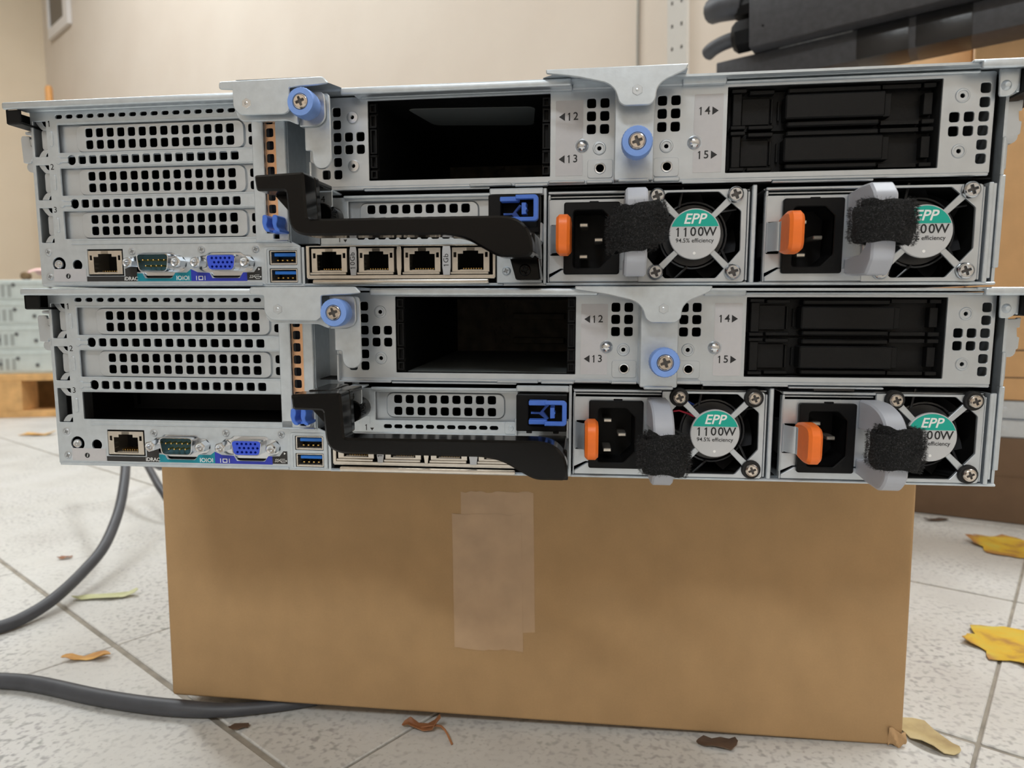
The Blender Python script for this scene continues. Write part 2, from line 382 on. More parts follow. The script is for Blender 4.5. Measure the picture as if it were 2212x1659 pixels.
def dshape(cx, cz, w_, h, r=1.6, taper=1.1):
    return rnd([(cx-w_/2, cz+h/2), (cx-w_/2+taper, cz-h/2), (cx+w_/2-taper, cz-h/2), (cx+w_/2, cz+h/2)], r, 3)

def make_server(loc, yaw, kind, label):
    up = kind == 'upper'
    root = tag(empty('rack_server', on_floor(loc), yaw), label, 'server', 'servers stacked on the carton')
    root.rotation_euler = (TILT @ Matrix.Rotation(yaw, 3, 'Z')).to_euler()
    P = lambda name, bld, m, key=None, par=None, label=None, loc=None: obj(name, bld, m, par or root, key, label, loc=loc)
    # ---- chassis and interior
    def chassis(b):
        b.box(0.2,436.2,.3,690,0,1.2); b.box(-.2,.9,1,690,.6,84.4); b.box(435.4,436.6,1.5,690,0,84.4); b.box(0,436,688,690,0,85)
        b.box(249.8,251.2,-.4,160,.6,42.6,.2); b.box(338.6,340.6,-.2,160,.8,42.2,.4); b.box(430.6,432.4,-1.2,160,1,41,.3); b.box(136.4,137.6,0,60,.6,18)
        b.box(137.5,232,-1.2,.6,.1,1.0,.3); b.box(251,436,-1.0,.6,.1,1.1,.3)
        b.box(435.2,437.4,.6,3,7,44,.3); b.box(435.2,436.6,.6,3,44,59,.3)
        b.box(432.4,434.8,1.2,2.4,2.6,41,.3)
        b.box(-.3,1.0,0,3,58.8,62.3,.3); b.box(-.4,.6,.2,3,1,60,.2)
    P('chassis', chassis, zinc, 'chassis')
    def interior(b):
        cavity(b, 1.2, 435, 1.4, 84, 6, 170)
        for x in (142.2, 250.4, 339.2): b.box(x,x+.4,8,168,1.5,84)  # added dividers that keep light from passing between the bays
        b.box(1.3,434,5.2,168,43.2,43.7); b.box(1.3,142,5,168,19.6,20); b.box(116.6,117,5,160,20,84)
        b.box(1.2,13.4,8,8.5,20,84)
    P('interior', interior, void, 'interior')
    # ---- top cover with lip and tongues
    def cover(b):
        b.box(-6.4,437,-6.5,690,85.0,86.0)
        for x0, x1 in ((-6.6,112.5),(160.5,262)):
            b.box(x0,x1,-8.6,-6.6,82.7,86.0,.95,3); b.box(x0+5,x1,-6.8,0,83.3,84.0,.3)
            b.box(x0+7,x1,-2.4,.2,83.0,84.8,.5)
        b.box(262,322,-2,0,83.2,85.4,.3); b.box(308,326,-3.2,0,82.9,85.4,.4); b.box(326,424,-1.6,0,83.4,84.3,.3); b.box(326,424,-2.6,0,84.9,85.7,.3)
        b.box(421,452,-8.6,-6.4,82.9,86.4,.95,3); b.box(418,452,-8,40,85.6,86.4,.3); b.box(437,452,-7,690,83.8,84.6)
    P('top_cover', cover, zinc, 'cover')
    def tongue_l(b):
        poly = [(111.8,86.2),(111.8,83.0),(118.0,82.6),(118.0,75.2),(120.7,72.0),(141.8,71.8),(143.6,73.4),(143.6,82.5),(156,83.0),(161,83.6),(158.5,86.4)]
        b.plate(rnd(poly, [1.5,1.2,.6,1.5,2.5,2.5,1.5,.8,1,1,1.5]), [], -22.4, -21.2, .35)
        def top(u, v):
            x = 111.8+u*(161-111.8); s = min(1, min(u, 1-u)*7); yy = -8.4-13.6*s
            return (x, -5+(yy+5)*v, 86.0+.5*v*s)
        b.grid(top, 26, 6)
        b.plate(rnd([(112,86.2),(112,83.2),(118,82.9),(144,82.9),(156,83.2),(161,83.8),(158.5,86.4)], .8), [], -22.2, -21.0, .3)
    P('latch_tongue', tongue_l, zinc, 'tongue_l')
    def tongue_l2(b):
        b.plate(rnd([(116.9,76),(116.9,73),(119.4,70.5),(140.6,70.2),(145.4,68.2),(145.4,76)], [.5,1.5,2,1,1,.5]), [], -18.4, -17.2, .35)
        b.box(118,144,-17.4,-1,74.4,75.2)
    P('latch_backing', tongue_l2, zinc, 'tongue_l2')
    def hexm(cx, cz, y):
        def f(b):
            hx = [(cx+2.25*math.cos(R_(60*k+30)), cz+2.25*math.sin(R_(60*k+30))) for k in range(6)]
            b.plate(hx, [], y-.25, y+.2, .15); b.lathe([(0,y-.42),(.5,y-.4),(.85,y-.2)], cx, cz, 14)
        return f
    P('hex_rivet', hexm(124.2,76.7,-22.4), chrome if up else zinc_b, 'hexl'+kind)
    def tongue_c(b):
        poly = [(252,86.6),(308.7,86.6),(308.0,84.4),(299.6,80.8),(296.6,78.0),(296.2,73.2),(294,71.3),(283.6,71.3),(281.6,72.8),(280.0,78.0),(276.4,80.6),(264,83.4),(252,85)]
        b.plate(rnd(poly, [.3,.6,1.2,2.5,2,2,2,2,2,2,2.5,3,1]), [], -17.6, -16.4, .35)
        def top(u, v):
            x = 250+u*(309-250); s = min(1, u*5, (1-u)*12+.4); return (x, -5+(-17.2+5)*v*s-4*(1-s)*v, 86.1+.5*s*v)
        b.grid(top, 20, 5)
    P('centre_tongue', tongue_c, zinc, 'tongue_c')
    P('hex_rivet', hexm(288.9,77.2,-17.6), zinc_b, 'hexc')
    # ---- thumb screws
    def thumb(cx, cz, yb, yf, r):
        def knob(b):
            n = 56; rings = []
            ym = yf+7.5; prof = [(r*.93,yf+.1),(r,yf+1.0),(r*1.0,yf+5),(r*.97,ym),(r*.7,ym+.1),(r*.66,yb)]
            b2 = bmesh.new()
            for q, (rad, y) in enumerate(prof):
                ring = []
                for k in range(n):
                    rr_ = rad*(1-(.028 if (k % 2 and 0 < q < 4) else 0)); a = 2*math.pi*k/n
                    ring.append(b2.verts.new((cx+rr_*math.cos(a), y, cz+rr_*math.sin(a))))
                rings.append(ring)
            for a_, b_ in zip(rings, rings[1:]):
                for k in range(n): b2.faces.new((a_[k], a_[(k+1)%n], b_[(k+1)%n], b_[k]))
            inner = [b2.verts.new((cx+r*.56*math.cos(2*math.pi*k/n), yf, cz+r*.56*math.sin(2*math.pi*k/n))) for k in range(n)]
            for k in range(n): b2.faces.new((inner[k], inner[(k+1)%n], rings[0][(k+1)%n], rings[0][k]))
            bmesh.ops.recalc_face_normals(b2, faces=b2.faces); b.merge(b2)
        k = P('thumb_screw', knob, blue, 'thumb%g' % cx, label='blue knurled thumb screw with steel cross head')
        P('screw_head', lambda b: (phillips(b, cx, cz, yf-.7, r*.56, .8), b.lathe([(1.8,yf+2),(1.8,yb+8)],cx,cz,12)), (copperish, recessm), 'thumbh%g' % cx, par=k)
    thumb(150.4, 75.3, -15, -27, 6.0); thumb(288.9, 55.3, -11, -27, 6.2)
    def tplate(b):
        b.plate(rnd([(144.6,82.6),(156.3,82.6),(156.5,71),(153.4,68.2),(144.6,68.2)], [1,3,2.5,2.5,.5]), [], -15.6, -14.4, .35); b.box(144.6,146,-15,6,68.2,82.6,.3)
    P('latch_plate', tplate, zinc_b, 'tplate')
    def tarm(b):
        b.plate(rnd([(146,82.4),(157.8,82.4),(158,53.2),(155.2,50.4),(151.6,50.4),(149.4,53),(149.1,58.3),(146,58.4)], [.5,2.5,2.5,2.5,2.5,2,.8,.8]), [], -13.8, -12.6, .35); b.box(146.4,151.6,-12.8,0,60,80,.3)
    P('latch_arm', tarm, zinc, 'tarm')
    # ---- rack ears and hooks
    P('rack_ear', lambda b: (b.box(-6,1.5,-7,-5.6,76.4,82.8,.4), b.box(-6,-4.8,-7,30,76.4,83,.3), b.box(-6,2,-6.5,30,76.2,77.2,.3)), black, 'ear')
    P('side_hook', lambda b: (b.plate(rnd([(-8.7,72.2),(-8.0,73.4),(-4,73.2),(-3.4,68.5),(-1,67.8),(-1,62.5),(-3.6,62),(-4,60.3),(-8.2,60.5)], .6), [], 3.4, 5, .2), b.box(-4,0,3.6,20,61,72,.3), b.lathe([(0,4),(2.5,4.2),(2.6,9)], -4.6, 58.6, 14), b.box(-6.8,-2.4,4,12,74.2,75.6,.4)), zinc_b, 'hookl')
    def earr(b):
        b.plate(rnd([(430,84),(437.4,84),(437.2,76.2),(434.6,73.6),(430.4,73.4)], [.3,.5,2,2,1.2]), [], -3.4, -2.2, .25); b.box(436.6,437.8,-3.2,30,75,84,.3); b.lathe([(0,-4.9),(1,-4.7),(1.7,-3.9),(2.1,-3.3)], 432.6, 77.6, 16)
    P('rack_ear', earr, zinc, 'earr')
    P('side_hook', lambda b: (b.plate(rnd([(436.3,73),(441,73.2),(441,73.6),(442.6,73.6),(442.4,69.4),(441.2,69.4),(441.6,65.4),(442.6,65.2),(442.4,60.4),(439.5,58.6),(436.6,58.8)], .4), [], 2.6, 4, .2), b.box(436,437.2,3,40,46,59,.2), b.box(437,438.2,2.6,5,46.4,57.8,.4), b.lathe([(0,2.4),(2.8,2.8),(3,6)], 438.8, 59.4, 14)), zinc_b, 'hookr')
    P('ear_block', lambda b: b.box(437.9,452,-6,60,74.5,83.6,.5), black, 'earblk')
    # ---- i/o panel
    pan = P('rear_panel', io_panel, zinc, 'iopanel')
    for t, z in (('1',77.7),('2',57.4),('3',37.1)):
        P('slot_number', lambda b: b.label(t, 10.4, z, 3.9, -.06), ink, 'num'+t, par=pan)
    for k, z0 in enumerate((63.9, 43.6, 23.1)):
        if up or k < 2: P('slot_cover', slot_cover, zinc_b, 'slotcover', loc=(0,0,z0))
        if up or k < 2: P('slot_tab', lambda b: b.plate(rect(3.9,9.5,1.9,11.8,1.6), [], 2.2, 3.2, .2), zinc_b, 'slottab', loc=(0,0,z0))
        def curl(b):
            for poly in ([(2.2,15.2),(5.6,15.2),(6.5,13.2),(8.9,11.9),(8.9,10.9),(5.4,11.3),(3.6,13.2)], [(2.6,-1.6),(6.3,-1.6),(7.1,.2),(8.9,1.2),(8.9,2.4),(5.5,1.9),(4,.6)]):
                b.plate(rnd(poly, .5, 2), [], .9, 1.4, .2)
        P('slot_spring', curl, zinc_b, 'slotspring', loc=(0,0,z0))
    if not up:
        P('riser_card', lambda b: (b.plate(rect(20,110,24,35,1), [rect(22,24,26,33,.5)], 30, 31)), black, 'riser')
    for x, z in ((5,16.7),(4.9,4.8),(50,16.7),(86.3,17.3),(113.8,17.2)):
        P('panel_screw', lambda b: (phillips(b, 0, 0, -.55, 1.75, .35), b.lathe([(1.7,-.1),(2.3,.0)],0,0,18,cap=False)), (zinc_b, recessz), 'pscrew', par=pan, loc=(x,0,z))
    def idb(b): b.lathe([(0,-.2),(.5,-.2),(.55,-.5),(.9,-.5),(1.0,-.2),(1.6,-.3),(1.75,-.5),(2.0,-.3),(2.3,.6),(2.45,6)], 9.9, 10.9, 24)
    P('id_button', idb, chrome, 'idb', par=pan)
    # stickers on the i/o panel
    def st_pale(b):
        b.plate(rect(7.0,24.6,2.5,8.6), [circ(10.1,10.9,3.6,22), ] if False else [], -.08, .1)
    P('label_strip', st_pale, sticker, 'stp', par=pan)
    P('label_strip', lambda b: b.plate([(24.9,2.5),(51.8,2.5),(51.8,9.0),(48.2,9.0),(45.6,8.6),(45.6,4.9),(24.9,4.9)], [], -.1, .1), stk_black, 'stb', par=pan)
    P('label_strip', lambda b: b.plate([(51.8,2.5),(80.1,2.5),(80.1,8.2),(78.0,6.6),(72,6.5),(70,3.9),(56,3.9),(54.6,6.3),(51.8,6.3)], [], -.1, .1), stk_teal, 'stt', par=pan)
    P('label_strip', lambda b: b.plate([(80.1,2.5),(108.8,2.5),(108.8,6.5),(106.8,6.5),(105,3.9),(91,3.9),(89.6,6.4),(83.5,6.7),(80.1,8.2)], [], -.1, .1), stk_blue, 'stbl', par=pan)
    P('label_strip', lambda b: b.plate([(108.8,2.9),(116.2,2.9),(116.2,9.1),(114.3,9.1),(112.4,6.6),(108.8,6.5)], [], -.1, .1), stk_black, 'sts', par=pan)
    P('label_print', lambda b: b.text('iDRAC', 48.6, 3.7, 2.5, -.14, .03, offset=.03), wht, 'wtx1', par=pan)
    P('label_print', lambda b: b.text('IOIOI', 75.8, 3.9, 2.9, -.14, .03, offset=.04), wht, 'wtx2', par=pan)
    P('label_print', lambda b: (b.plate(rect(83.9,86.3,2.95,4.95,.2), [rect(84.3,85.9,3.35,4.55,.1)], -.16, -.05), b.box(82.7,83.05,-.16,-.05,2.9,5.0), b.box(87.1,87.45,-.16,-.05,2.9,5.0)), wht, 'wtx3', par=pan)
    def wtx(b):
        b.text('SS', 110.8, 4.5, 2.1, -.14, .03, shear=.3, offset=.02); b.box(112.0,115.6,-.16,-.05,4.3,4.55); b.box(112.9,115,-.16,-.05,5.15,5.35); b.box(113.2,115.2,-.16,-.05,3.5,3.7)
        b.plate([(112.1,4.4),(113.0,5.3),(112.8,5.4),(111.9,4.5)], [], -.16, -.05); b.plate([(112.6,4.4),(113.3,3.5),(113.5,3.6),(112.8,4.5)], [], -.16, -.05); b.plate([(115.5,4.9),(115.5,3.95),(116.1,4.42)], [], -.16, -.05)
    P('label_print', wtx, wht, 'wtx4', par=pan)
    P('label_print', lambda b: b.plate([(114.6,8.6),(114.6,7.4),(115.5,8)], [], -.16, -.05), wht, 'wtx5', par=pan)
    P('info_dot', lambda b: (b.lathe([(0,-.16),(1.25,-.16),(1.25,-.05)], 14.8, 5.1, 20)), ink, 'ilab', par=pan)
    P('label_print', lambda b: b.text('i', 14.8, 5.1, 2.4, -.2, .03, shear=.25, offset=.05), wht, 'ilab2', par=pan)
    # ---- ports
    np_ = P('network_port', lambda b: rj45(b, 26.1, 44.2, 5.9, 17.3, -.1), tin, 'rjd')
    P('contacts', lambda b: rj45_pins(b, 26.1, 44.2, 5.9, 17.3, -.1), gold, 'rjdp', par=np_)
    P('socket', lambda b: cavity(b, 25.8, 44.8, 5.2, 18, 1.2, 14), void, 'rjdv', par=np_)
    def dsub(nm, cx, cz, w_, h, female):
        s = P(nm, lambda b: (b.plate(dshape(cx, cz, w_, h, 2.0), [dshape(cx, cz, w_-1.0, h-1.0, 1.7)], -4.2, 1.4, .25), b.plate(rr(cx,cz-.6,28,11,2), [dshape(cx,cz,w_-1,h-1,1.7)], 1.3, 2.2, .1)), chrome, nm)
        if female:
            hs = [circ(cx+dx, cz+dz, .62, 10) for dz, x0, n in ((2.0,-4.4,5),(0,-3.3,5),(-2.0,-4.4,5)) for dx in [x0+2.2*k for k in range(n)]]
            P('insert', lambda b: b.plate(dshape(cx,cz,w_-1.0,h-1.0,1.7), hs, -3.9, -1), vgablue, nm+'i', par=s)
            P('socket_holes', lambda b: b.plate(dshape(cx,cz,w_-1.4,h-1.4,1.5), [], -1.2, .5), voidblue, nm+'v', par=s)
        else:
            P('insert', lambda b: b.plate(dshape(cx,cz,w_-1.0,h-1.0,1.7), [], .6, 1.4), serialteal, nm+'i', par=s)
            P('pins', lambda b: [b.lathe([(0,-3.6),(.35,-3.3),(.45,-2.8),(.45,1)], cx+dx, cz+dz, 10) for dz, x0, n in ((1.25,-5.5,5),(-1.5,-4.1,4)) for dx in [x0+2.75*k for k in range(n)]], gold, nm+'p', par=s)
        for sx in (-12.5, 12.5):
            def nut(b):
                hx = [(2.7*math.cos(R_(60*k+15)), 2.7*math.sin(R_(60*k+15))) for k in range(6)]
                b.plate(hx, [circ(0,0,1.25,14)], -5.2, 1.2, .35); b.lathe([(1.9,-5.6),(1.25,-5.3),(1.2,-2)], 0, 0, 16, cap=False); b.lathe([(1.2,-3.4),(0,-3.2)],0,0,16,cap=False)
                b.lathe([(1.9,-5.6),(2.35,-5.2)],0,0,16,cap=False)
            P('jack_screw', nut, chrome, 'nut', par=s, loc=(cx+sx, 0, cz))
        P('recess', lambda b: b.box(cx-15.6,cx+15.6,2.2,2.6,3.4,16.4), voidm, nm+'r', par=s)
    dsub('serial_port', 63.0, 11.2, 17.0, 8.6, False); dsub('monitor_port', 97.9, 11.1, 15.4, 7.6, True)
    for z0, z1 in ((9.9,16.6),(1.7,8.2)):
        u = P('usb_port', lambda b: (b.plate(rect(120.5,133.8,z0+.1,z1-.1,.3), [rect(121.1,133.2,z0+.7,z1-.6,.2)], .3, 8, .1), b.box(121.2,133,.6,6,z0+.3,z0+1.0,.2)), tin, 'usb%g' % z0)
        P('tongue', lambda b: b.box(122.2,132.8,1.2,9,z1-2.7,z1-1.1,.15), usbblue, 'usbt%g' % z0, par=u)
        P('contacts', lambda b: [b.box(123.4+2.4*k,124.2+2.4*k,1.4,6,z0+1.9,z0+2.4) for k in range(4)], gold, 'usbc%g' % z0, par=u)
        P('socket', lambda b: cavity(b, 120.4, 133.9, z0, z1, 1.3, 10), voidblue, 'usbv%g' % z0, par=u)
    P('usb_surround', lambda b: b.plate(rect(117.8,135.8,.9,18.3,1.2), [rect(119.2,134.6,1.2,17.3,.7)], -.35, .2, .15), zinc, 'usbs')
    # ---- riser bracket with copper gasket
    def col(b):
        b.plate(rect(114.8,120.4,20.8,84,.4), [], -1.8, 0, .4); b.plate(rect(126.4,131.2,20.8,84,.4), [], -1.8, 0, .4); b.plate(rect(114.8,130.9,20.8,24.4,.4), [rect(123.8,128.4,21.9,24,.2)], -1.8, 0, .3)
        b.box(119.7,120.4,-1.6,6,24,84); b.box(126.4,127.1,-1.6,6,24,84); b.box(130.2,131,-1.4,16,24,84)
        b.box(115,131,-2.6,0,20.2,21.0,.3)
    colo = P('riser_bracket', col, zinc, 'col')
    P('gasket_strip', lambda b: b.plate(rect(120.4,126.4,28,84), [rr(122.5,76.0-5.75*k,3.5,3.9,.8) for k in range(9)], .6, 1.2, .1), beryl, 'gask', par=colo)
    P('gasket_back', lambda b: b.box(120.2,126.6,4.6,5,24,84), voidblue, 'gaskb', par=colo)
    def clip2(b):
        for x in (123.4, 128.2):
            arc = [(x+.2,31.4),(x+1.8,31.6),(x+2.6,30.4),(x+2.4,28.6),(x+1.9,27.4),(x+2.2,25.8),(x+3.4,24.9),(x+3.4,23.9),(x+1.6,24.1),(x+.5,25.6),(x-.1,28)]
            b.plate(rnd(arc, .6, 2), [], -11.5, -3, .25)
        b.box(125.4,131.2,-8,-1,23.9,25.2,.2)
    P('blue_clip', clip2, blue2, 'clip2')
    P('recess_wall', lambda b: (b.box(130.5,146,19,20,20,84), b.box(131,131.6,0,19,20,84), b.box(142,142.6,.5,20,43,84)), zinc, 'recess')
    # ---- drive bay panel
    def bay(b):
        hs = [rect(170,252.5,47.5,82.4,.3), rect(327.1,410.9,47.2,82.2,.3)]
        hs += [hole(155.3, 78-5.5*k) for k in range(6)] + [hole(x, z) for x in (160.8,166.3) for z in (67,61.5)] + [hole(149.7,50.5)]
        hs += [hole(x, z) for x in (270.3,276.0,300.2,305.8) for z in (77.7,72.35,66.9)]
        hs += [hole(427, 78-5.5*k) for k in range(6)] + [hole(x, z) for x in (416,421.5) for z in (67,61.5)]
        hs += [circ(x, z, .95, 14) for x, z in ((162.9,75.4),(162.9,54.1),(418.5,75.2),(418.5,53.6),(273.9,58.8),(302.3,58.9))]
        hs += [circ(274.3,50.3,1.8,18), circ(302.7,50.4,1.8,18)]
        b.plate(rect(142.8,430.4,44.4,84.3,.8), hs, 0, 1.1, .16)
        b.box(142.8,430,-.9,.3,43.6,45.0,.4); b.box(429.6,430.6,.2,60,45,84)
        b.box(143,168,-2.8,0,43.0,43.9,.3); b.box(168,226,-1.6,0,42.6,43.4,.3); b.box(217,236,-3,0,43.5,44.7,.4); b.box(237,252,-2,0,43.2,44.6,.4)
        b.box(252,268,-3,0,44.0,45.2,.4); b.box(268.5,280,-3.2,0,43.6,45.0,.4); b.box(297,308,-3.2,0,43.8,45.6,.4); b.box(309,346,-1.4,0,43.0,44.0,.3); b.box(346,386,-2.2,0,42.4,43.2,.3)
        b.box(142.8,143.8,-3.2,.5,43.6,56,.3)
        for x0, x1 in ((268.9,279.8),(297,307.7)): b.plate(rect(x0,x1,46.2,54.1,1.2), [circ(274.3 if x0 < 290 else 302.7,50.3,1.8,18)], -.4, .2, .15)
    bp_ = P('drive_bay_panel', bay, zinc_b, 'bay')
    for x, z, big in ((162.9,75.4,1),(162.9,54.1,1),(418.5,75.2,0),(418.5,53.6,0),(273.9,58.8,0),(302.3,58.9,0)):
        if big and up: P('rivet', lambda b: b.lathe([(.95,-.7),(2.5,-.7),(2.7,-.4),(2.7,.1)], 0, 0, 22, cap=False), chrome, 'rivb', par=bp_, loc=(x,0,z))
        else: P('rivet', lambda b: b.lathe([(.95,-.1),(1.9,-.12),(2.1,-.45),(2.6,-.4),(2.9,.0)], 0, 0, 22, cap=False), zinc_b, 'rivs', par=bp_, loc=(x,0,z))
    for x in (274.3, 302.7): P('threaded_bush', lambda b: b.lathe([(1.75,3),(1.75,-.6),(2.3,-.7),(2.6,-.3)], 0, 0, 20, cap=False), chrome, 'bush', par=bp_, loc=(x,0,50.35))
    for x in (266.4, 313.8): P('dome_stud', lambda b: b.lathe([(0,-2.0),(1.0,-1.85),(1.9,-1.4),(2.6,-.6),(2.9,.1)], 0, 0, 24), chrome, 'dome', par=bp_, loc=(x,0,60))
    l1 = P('bay_label', lambda b: b.plate(rnd([(254.9,47.5),(266.8,47.5),(266.8,56.2),(263.4,58.4),(263.4,61.6),(266.8,63.8),(266.8,79.2),(254.9,79.2)], .5), [], -.12, .1), sticker, 'lab12', par=bp_)
    l2 = P('bay_label', lambda b: b.plate(rnd([(313.5,47.6),(325.4,47.6),(325.4,79.6),(313.5,79.6),(313.5,63.8),(316.9,61.6),(316.9,58.4),(313.5,56.2)], .5), [], -.12, .1), sticker, 'lab14', par=bp_)
    def ptxt(b, nm):
        z = {'12': 72.4, '13': 54.6, '14': 72.8, '15': 54.8}[nm]
        if nm < '14': b.label(nm, 262.2, z, 4.6, -.16, bold=.05); b.plate([(256.3,z),(258.9,z+1.7),(258.9,z-1.7)], [], -.2, -.1)
        else: b.label(nm, 317.6, z, 4.6, -.16, bold=.05); b.plate([(323.5,z),(320.9,z+1.7),(320.9,z-1.7)], [], -.2, -.1)
    for nm in ('12','13','14','15'): P('bay_label_print', lambda b: ptxt(b, nm), ink, 'ptxt'+nm, par=bp_)
    P('centre_post', lambda b: (b.plate(rect(280.2,296.4,43.2,82,1), [], -11, -9.8, .4), b.box(280.2,281.4,-10.4,0,44,82,.3), b.box(295.2,296.4,-10.4,0,44,82,.3), b.box(282,294.6,-12,-10,42.4,43.8,.4)), zinc, 'post')
    # open bay: black cage, back board
    def cage(b):
        b.box(170,252.5,1.3,150,82.3,82.9); b.box(170,252.5,1.3,150,46.8,47.4); b.box(169.3,169.9,1.3,150,47,82.6); b.box(252.6,253.2,1.3,150,47,82.6)
        for x0, x1 in ((170.1,173.6),(248.8,252.4)):
            b.box(x0,x1,3.5,150,47.6,82.2)
            xm = (x0+x1)/2
            for zc, hh in ((79.5,2.4),(74,4),(65,9.5),(56,4),(50.4,2.4)):
                b.plate(rect(x0+.1,x1-.1,zc-hh/2-.7,zc+hh/2+.7), [rect(x0+1,x1-1,zc-hh/2,zc+hh/2)], 1.6, 3.6, .15)
            for zc in (71.2, 58.6): b.box(x0+.2,x1-.2,1.2,3.6,zc-.35,zc+.35,.1)
    P('drive_cage', cage, black, 'cage')
    P('cage_floor', lambda b: b.box(174,248.6,6,148,47.5,47.7), mat('dull_grey_lining', (110,116,116), .3, .45), 'cagef')
    def back(b):
        b.box(170,252,150,151,47,83)
        for z in (72, 56): b.box(212,246,144,150,z-3,z+1,.3); b.box(210,248,149,150.4,z+3,z+6)
        rnd_ = random.Random(3)
        for _ in range(40):
            x = rnd_.uniform(192,211); z = rnd_.uniform(52,80); b.box(x,x+rnd_.uniform(.6,2.4),148.4,150,z,z+rnd_.uniform(.5,2.2))
    P('back_board', back, pcb, 'back')
    if up: P('inner_label', lambda b: b.plate(rnd([(184,14),(244,18),(240,50),(190,44)],4), [], -.08, .08, M=Matrix.Translation((0,0,82.2)) @ Matrix.Rotation(R_(-90),4,'X')) , mat('clear_label', (110,114,116), 0, .35), 'inlab')
    # drive blanks
    def blank(b):
        b.box(328.6,409.6,7,9,.2,16.2); b.box(327.4,410.6,9,120,-.4,16.6)
        b.box(329.6,333.4,2.5,8,1.6,14.8,.3); b.box(334,345.4,6,8,2.6,13.6,.2)
        b.box(328.9,335,1.4,8,0,1.5,.25); b.box(328.9,335,1.4,8,14.9,16.4,.25)
        b.box(336.4,346.6,3,8,.2,1.7,.25); b.box(336.4,346.6,3,8,14.4,16.0,.25)
        b.box(350.4,389.4,-.6,8,3.2,13.0,.55); b.box(351.6,388,1.2,8,.3,2.7,.55); b.box(351.6,388,1.2,8,13.6,16.0,.55)
        b.box(389.4,392.4,1.8,8,3.4,12.6,.2)
        for z in (.4, 14.6):
            b.prism_x([(3,z),(8,z),(8,z+1.5),(3,z+1.5)], 389, 404, .2); b.box(404.6,409.4,2,8,z-.2,z+1.6,.25)
        b.box(405.4,408.8,3.2,8,4,12.6,.2)
        for k, x in enumerate((345.8,348.6)): b.box(x,x+.8,5.4,8,3+k,13-k,.1)
    P('drive_blank', blank, drive_black, 'blank', loc=(0,0,65.2)); P('drive_blank', blank, drive_black, 'blank', loc=(0,0,48.0))
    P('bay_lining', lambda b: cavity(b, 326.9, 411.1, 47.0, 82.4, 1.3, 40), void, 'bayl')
    # ---- slot 4 and latch
    def s4(b):
        hs = [rect(159.6,226,25,38.4,.3)] + [rr(165.4+5.01*k, 22.1, 3.9, 1.9, .9) for k in range(11)]
        b.plate(rect(146,226.6,18.9,40.2,.3), hs, 0, 1, .15)
        b.box(158,226.6,-1.6,.3,39.4,40.8,.4); b.box(146,226,-.6,.2,18.5,19.2,.25); b.box(226,249.4,-1.2,.4,18.0,22.6,.3); b.box(226,250,-3,.3,39.4,42.4,.5)
        b.box(225.6,226.6,-5,0,19,27,.2); b.box(248.8,249.8,-6,0,19,27,.2)
        b.plate(rect(220.4,226,19.4,25.2,1.2), [], -.5, .2, .2); b.lathe([(0,-1.1),(1.1,-1.0),(1.3,-.4)], 223.4, 22.2, 14)
        b.box(147.5,157,2,2.6,23,38)
        for x in (150.2, 155.4): b.box(x,x+1.6,-.2,1,23.2,27)
    s4o = P('slot_panel', s4, zinc, 's4')
    def s4c(b):
        hs = [hole(170.1+5.53*k, z, 3.75, 3.9) for k in range(9) for z in (34.8,29.2)]
        b.plate(rect(158.6,227,24.2,39.2), [rr(192.5,32,55,11,3,4)], 2.6, 3.3); b.plate(rr(192.5,32,55.4,11.4,3.1,4), hs, 1.5, 2.4, .22); b.plate(rr(192.5,32,56,12,3.3,4), [rr(192.5,32,54.6,10.6,2.9,4)], 1.8, 3, .4)
    P('slot_cover', s4c, zinc_b, 's4c')
    P('slot_number', lambda b: (b.label('1', 155.2, 21.5, 3.9, -.06), b.plate([(157.0,21.3),(158.8,21.3),(157.9,20)], [], -.12, 0)), ink, 's4t', par=s4o)
    tp = P('tag_plate', lambda b: (b.plate(rect(148.5,157.2,34.3,42,.8), [], -12.4, -11.4, .2), b.box(150,157,-12,0,41.2,42,.3)), zinc, 'tagp')
    P('slot_number', lambda b: b.text('4', 153.0, 37.6, 3.9, -12.46), ink, 'tagt', par=tp)
    def lat(b):
        b.plate(rect(226.4,249,22.4,38.8,.5), [rect(232,247.6,25,36.6,.5)], -8, 0, .4); b.box(228,248,-1,0,23,38)
        b.box(231,233.5,-8.6,-7,21.6,22.6,.2); b.box(243,245.5,-8.6,-7,21.6,22.6,.2)
    lo = P('card_latch', lat, black, 'lat')
    P('blue_latch_frame', lambda b: (b.plate(rnd([(239.4,37.4),(248,37.4),(249,36.4),(249,27.4),(248,26.4),(239.4,26.4),(239.4,28.2),(247,28.2),(247,35.6),(239.4,35.6)], [.3,1,1,1,1,.3,.2,.4,.4,.2]), [], -16.4, -13.6, .3), b.box(232.4,240.4,-14,-9,35.0,37.0,.3), b.box(232.4,240.4,-14,-9,26.6,28.6,.3)), blue2, 'latb', par=lo)
    P('blue_latch_catch', lambda b: (b.plate(rnd([(241.8,34.4),(243.8,34.4),(243.6,32.6),(244.2,31.8),(243.6,31),(243.9,29.6),(241.8,29.4)], .3), [], -14.8, -9, .2), b.plate([(233,31),(237,31),(240,34.6),(241,34),(238.6,31.4),(241,28.2),(240,27.6),(236.6,30.2),(233,30.2)], [], -7.6, -5, .2)), blue2, 'latc', par=lo)
    # ---- network card
    def nicf(b):
        b.plate(rect(138.6,228.4,3.6,18.6,.4), [rect(140.2,227,5.0,18.0,.3)], -.4, .8, .2); b.box(142.6,225.6,-3.2,-1,.7,2.9,.7,2); b.box(139,228,-.4,0.6,3.2,4.2,.2)
        for x in (140.4,163.2,185.0,207.6): b.box(x,x+17.6,-.6,1,5.2,6.3,.25)
    nic = P('network_card', nicf, tin, 'nicf')
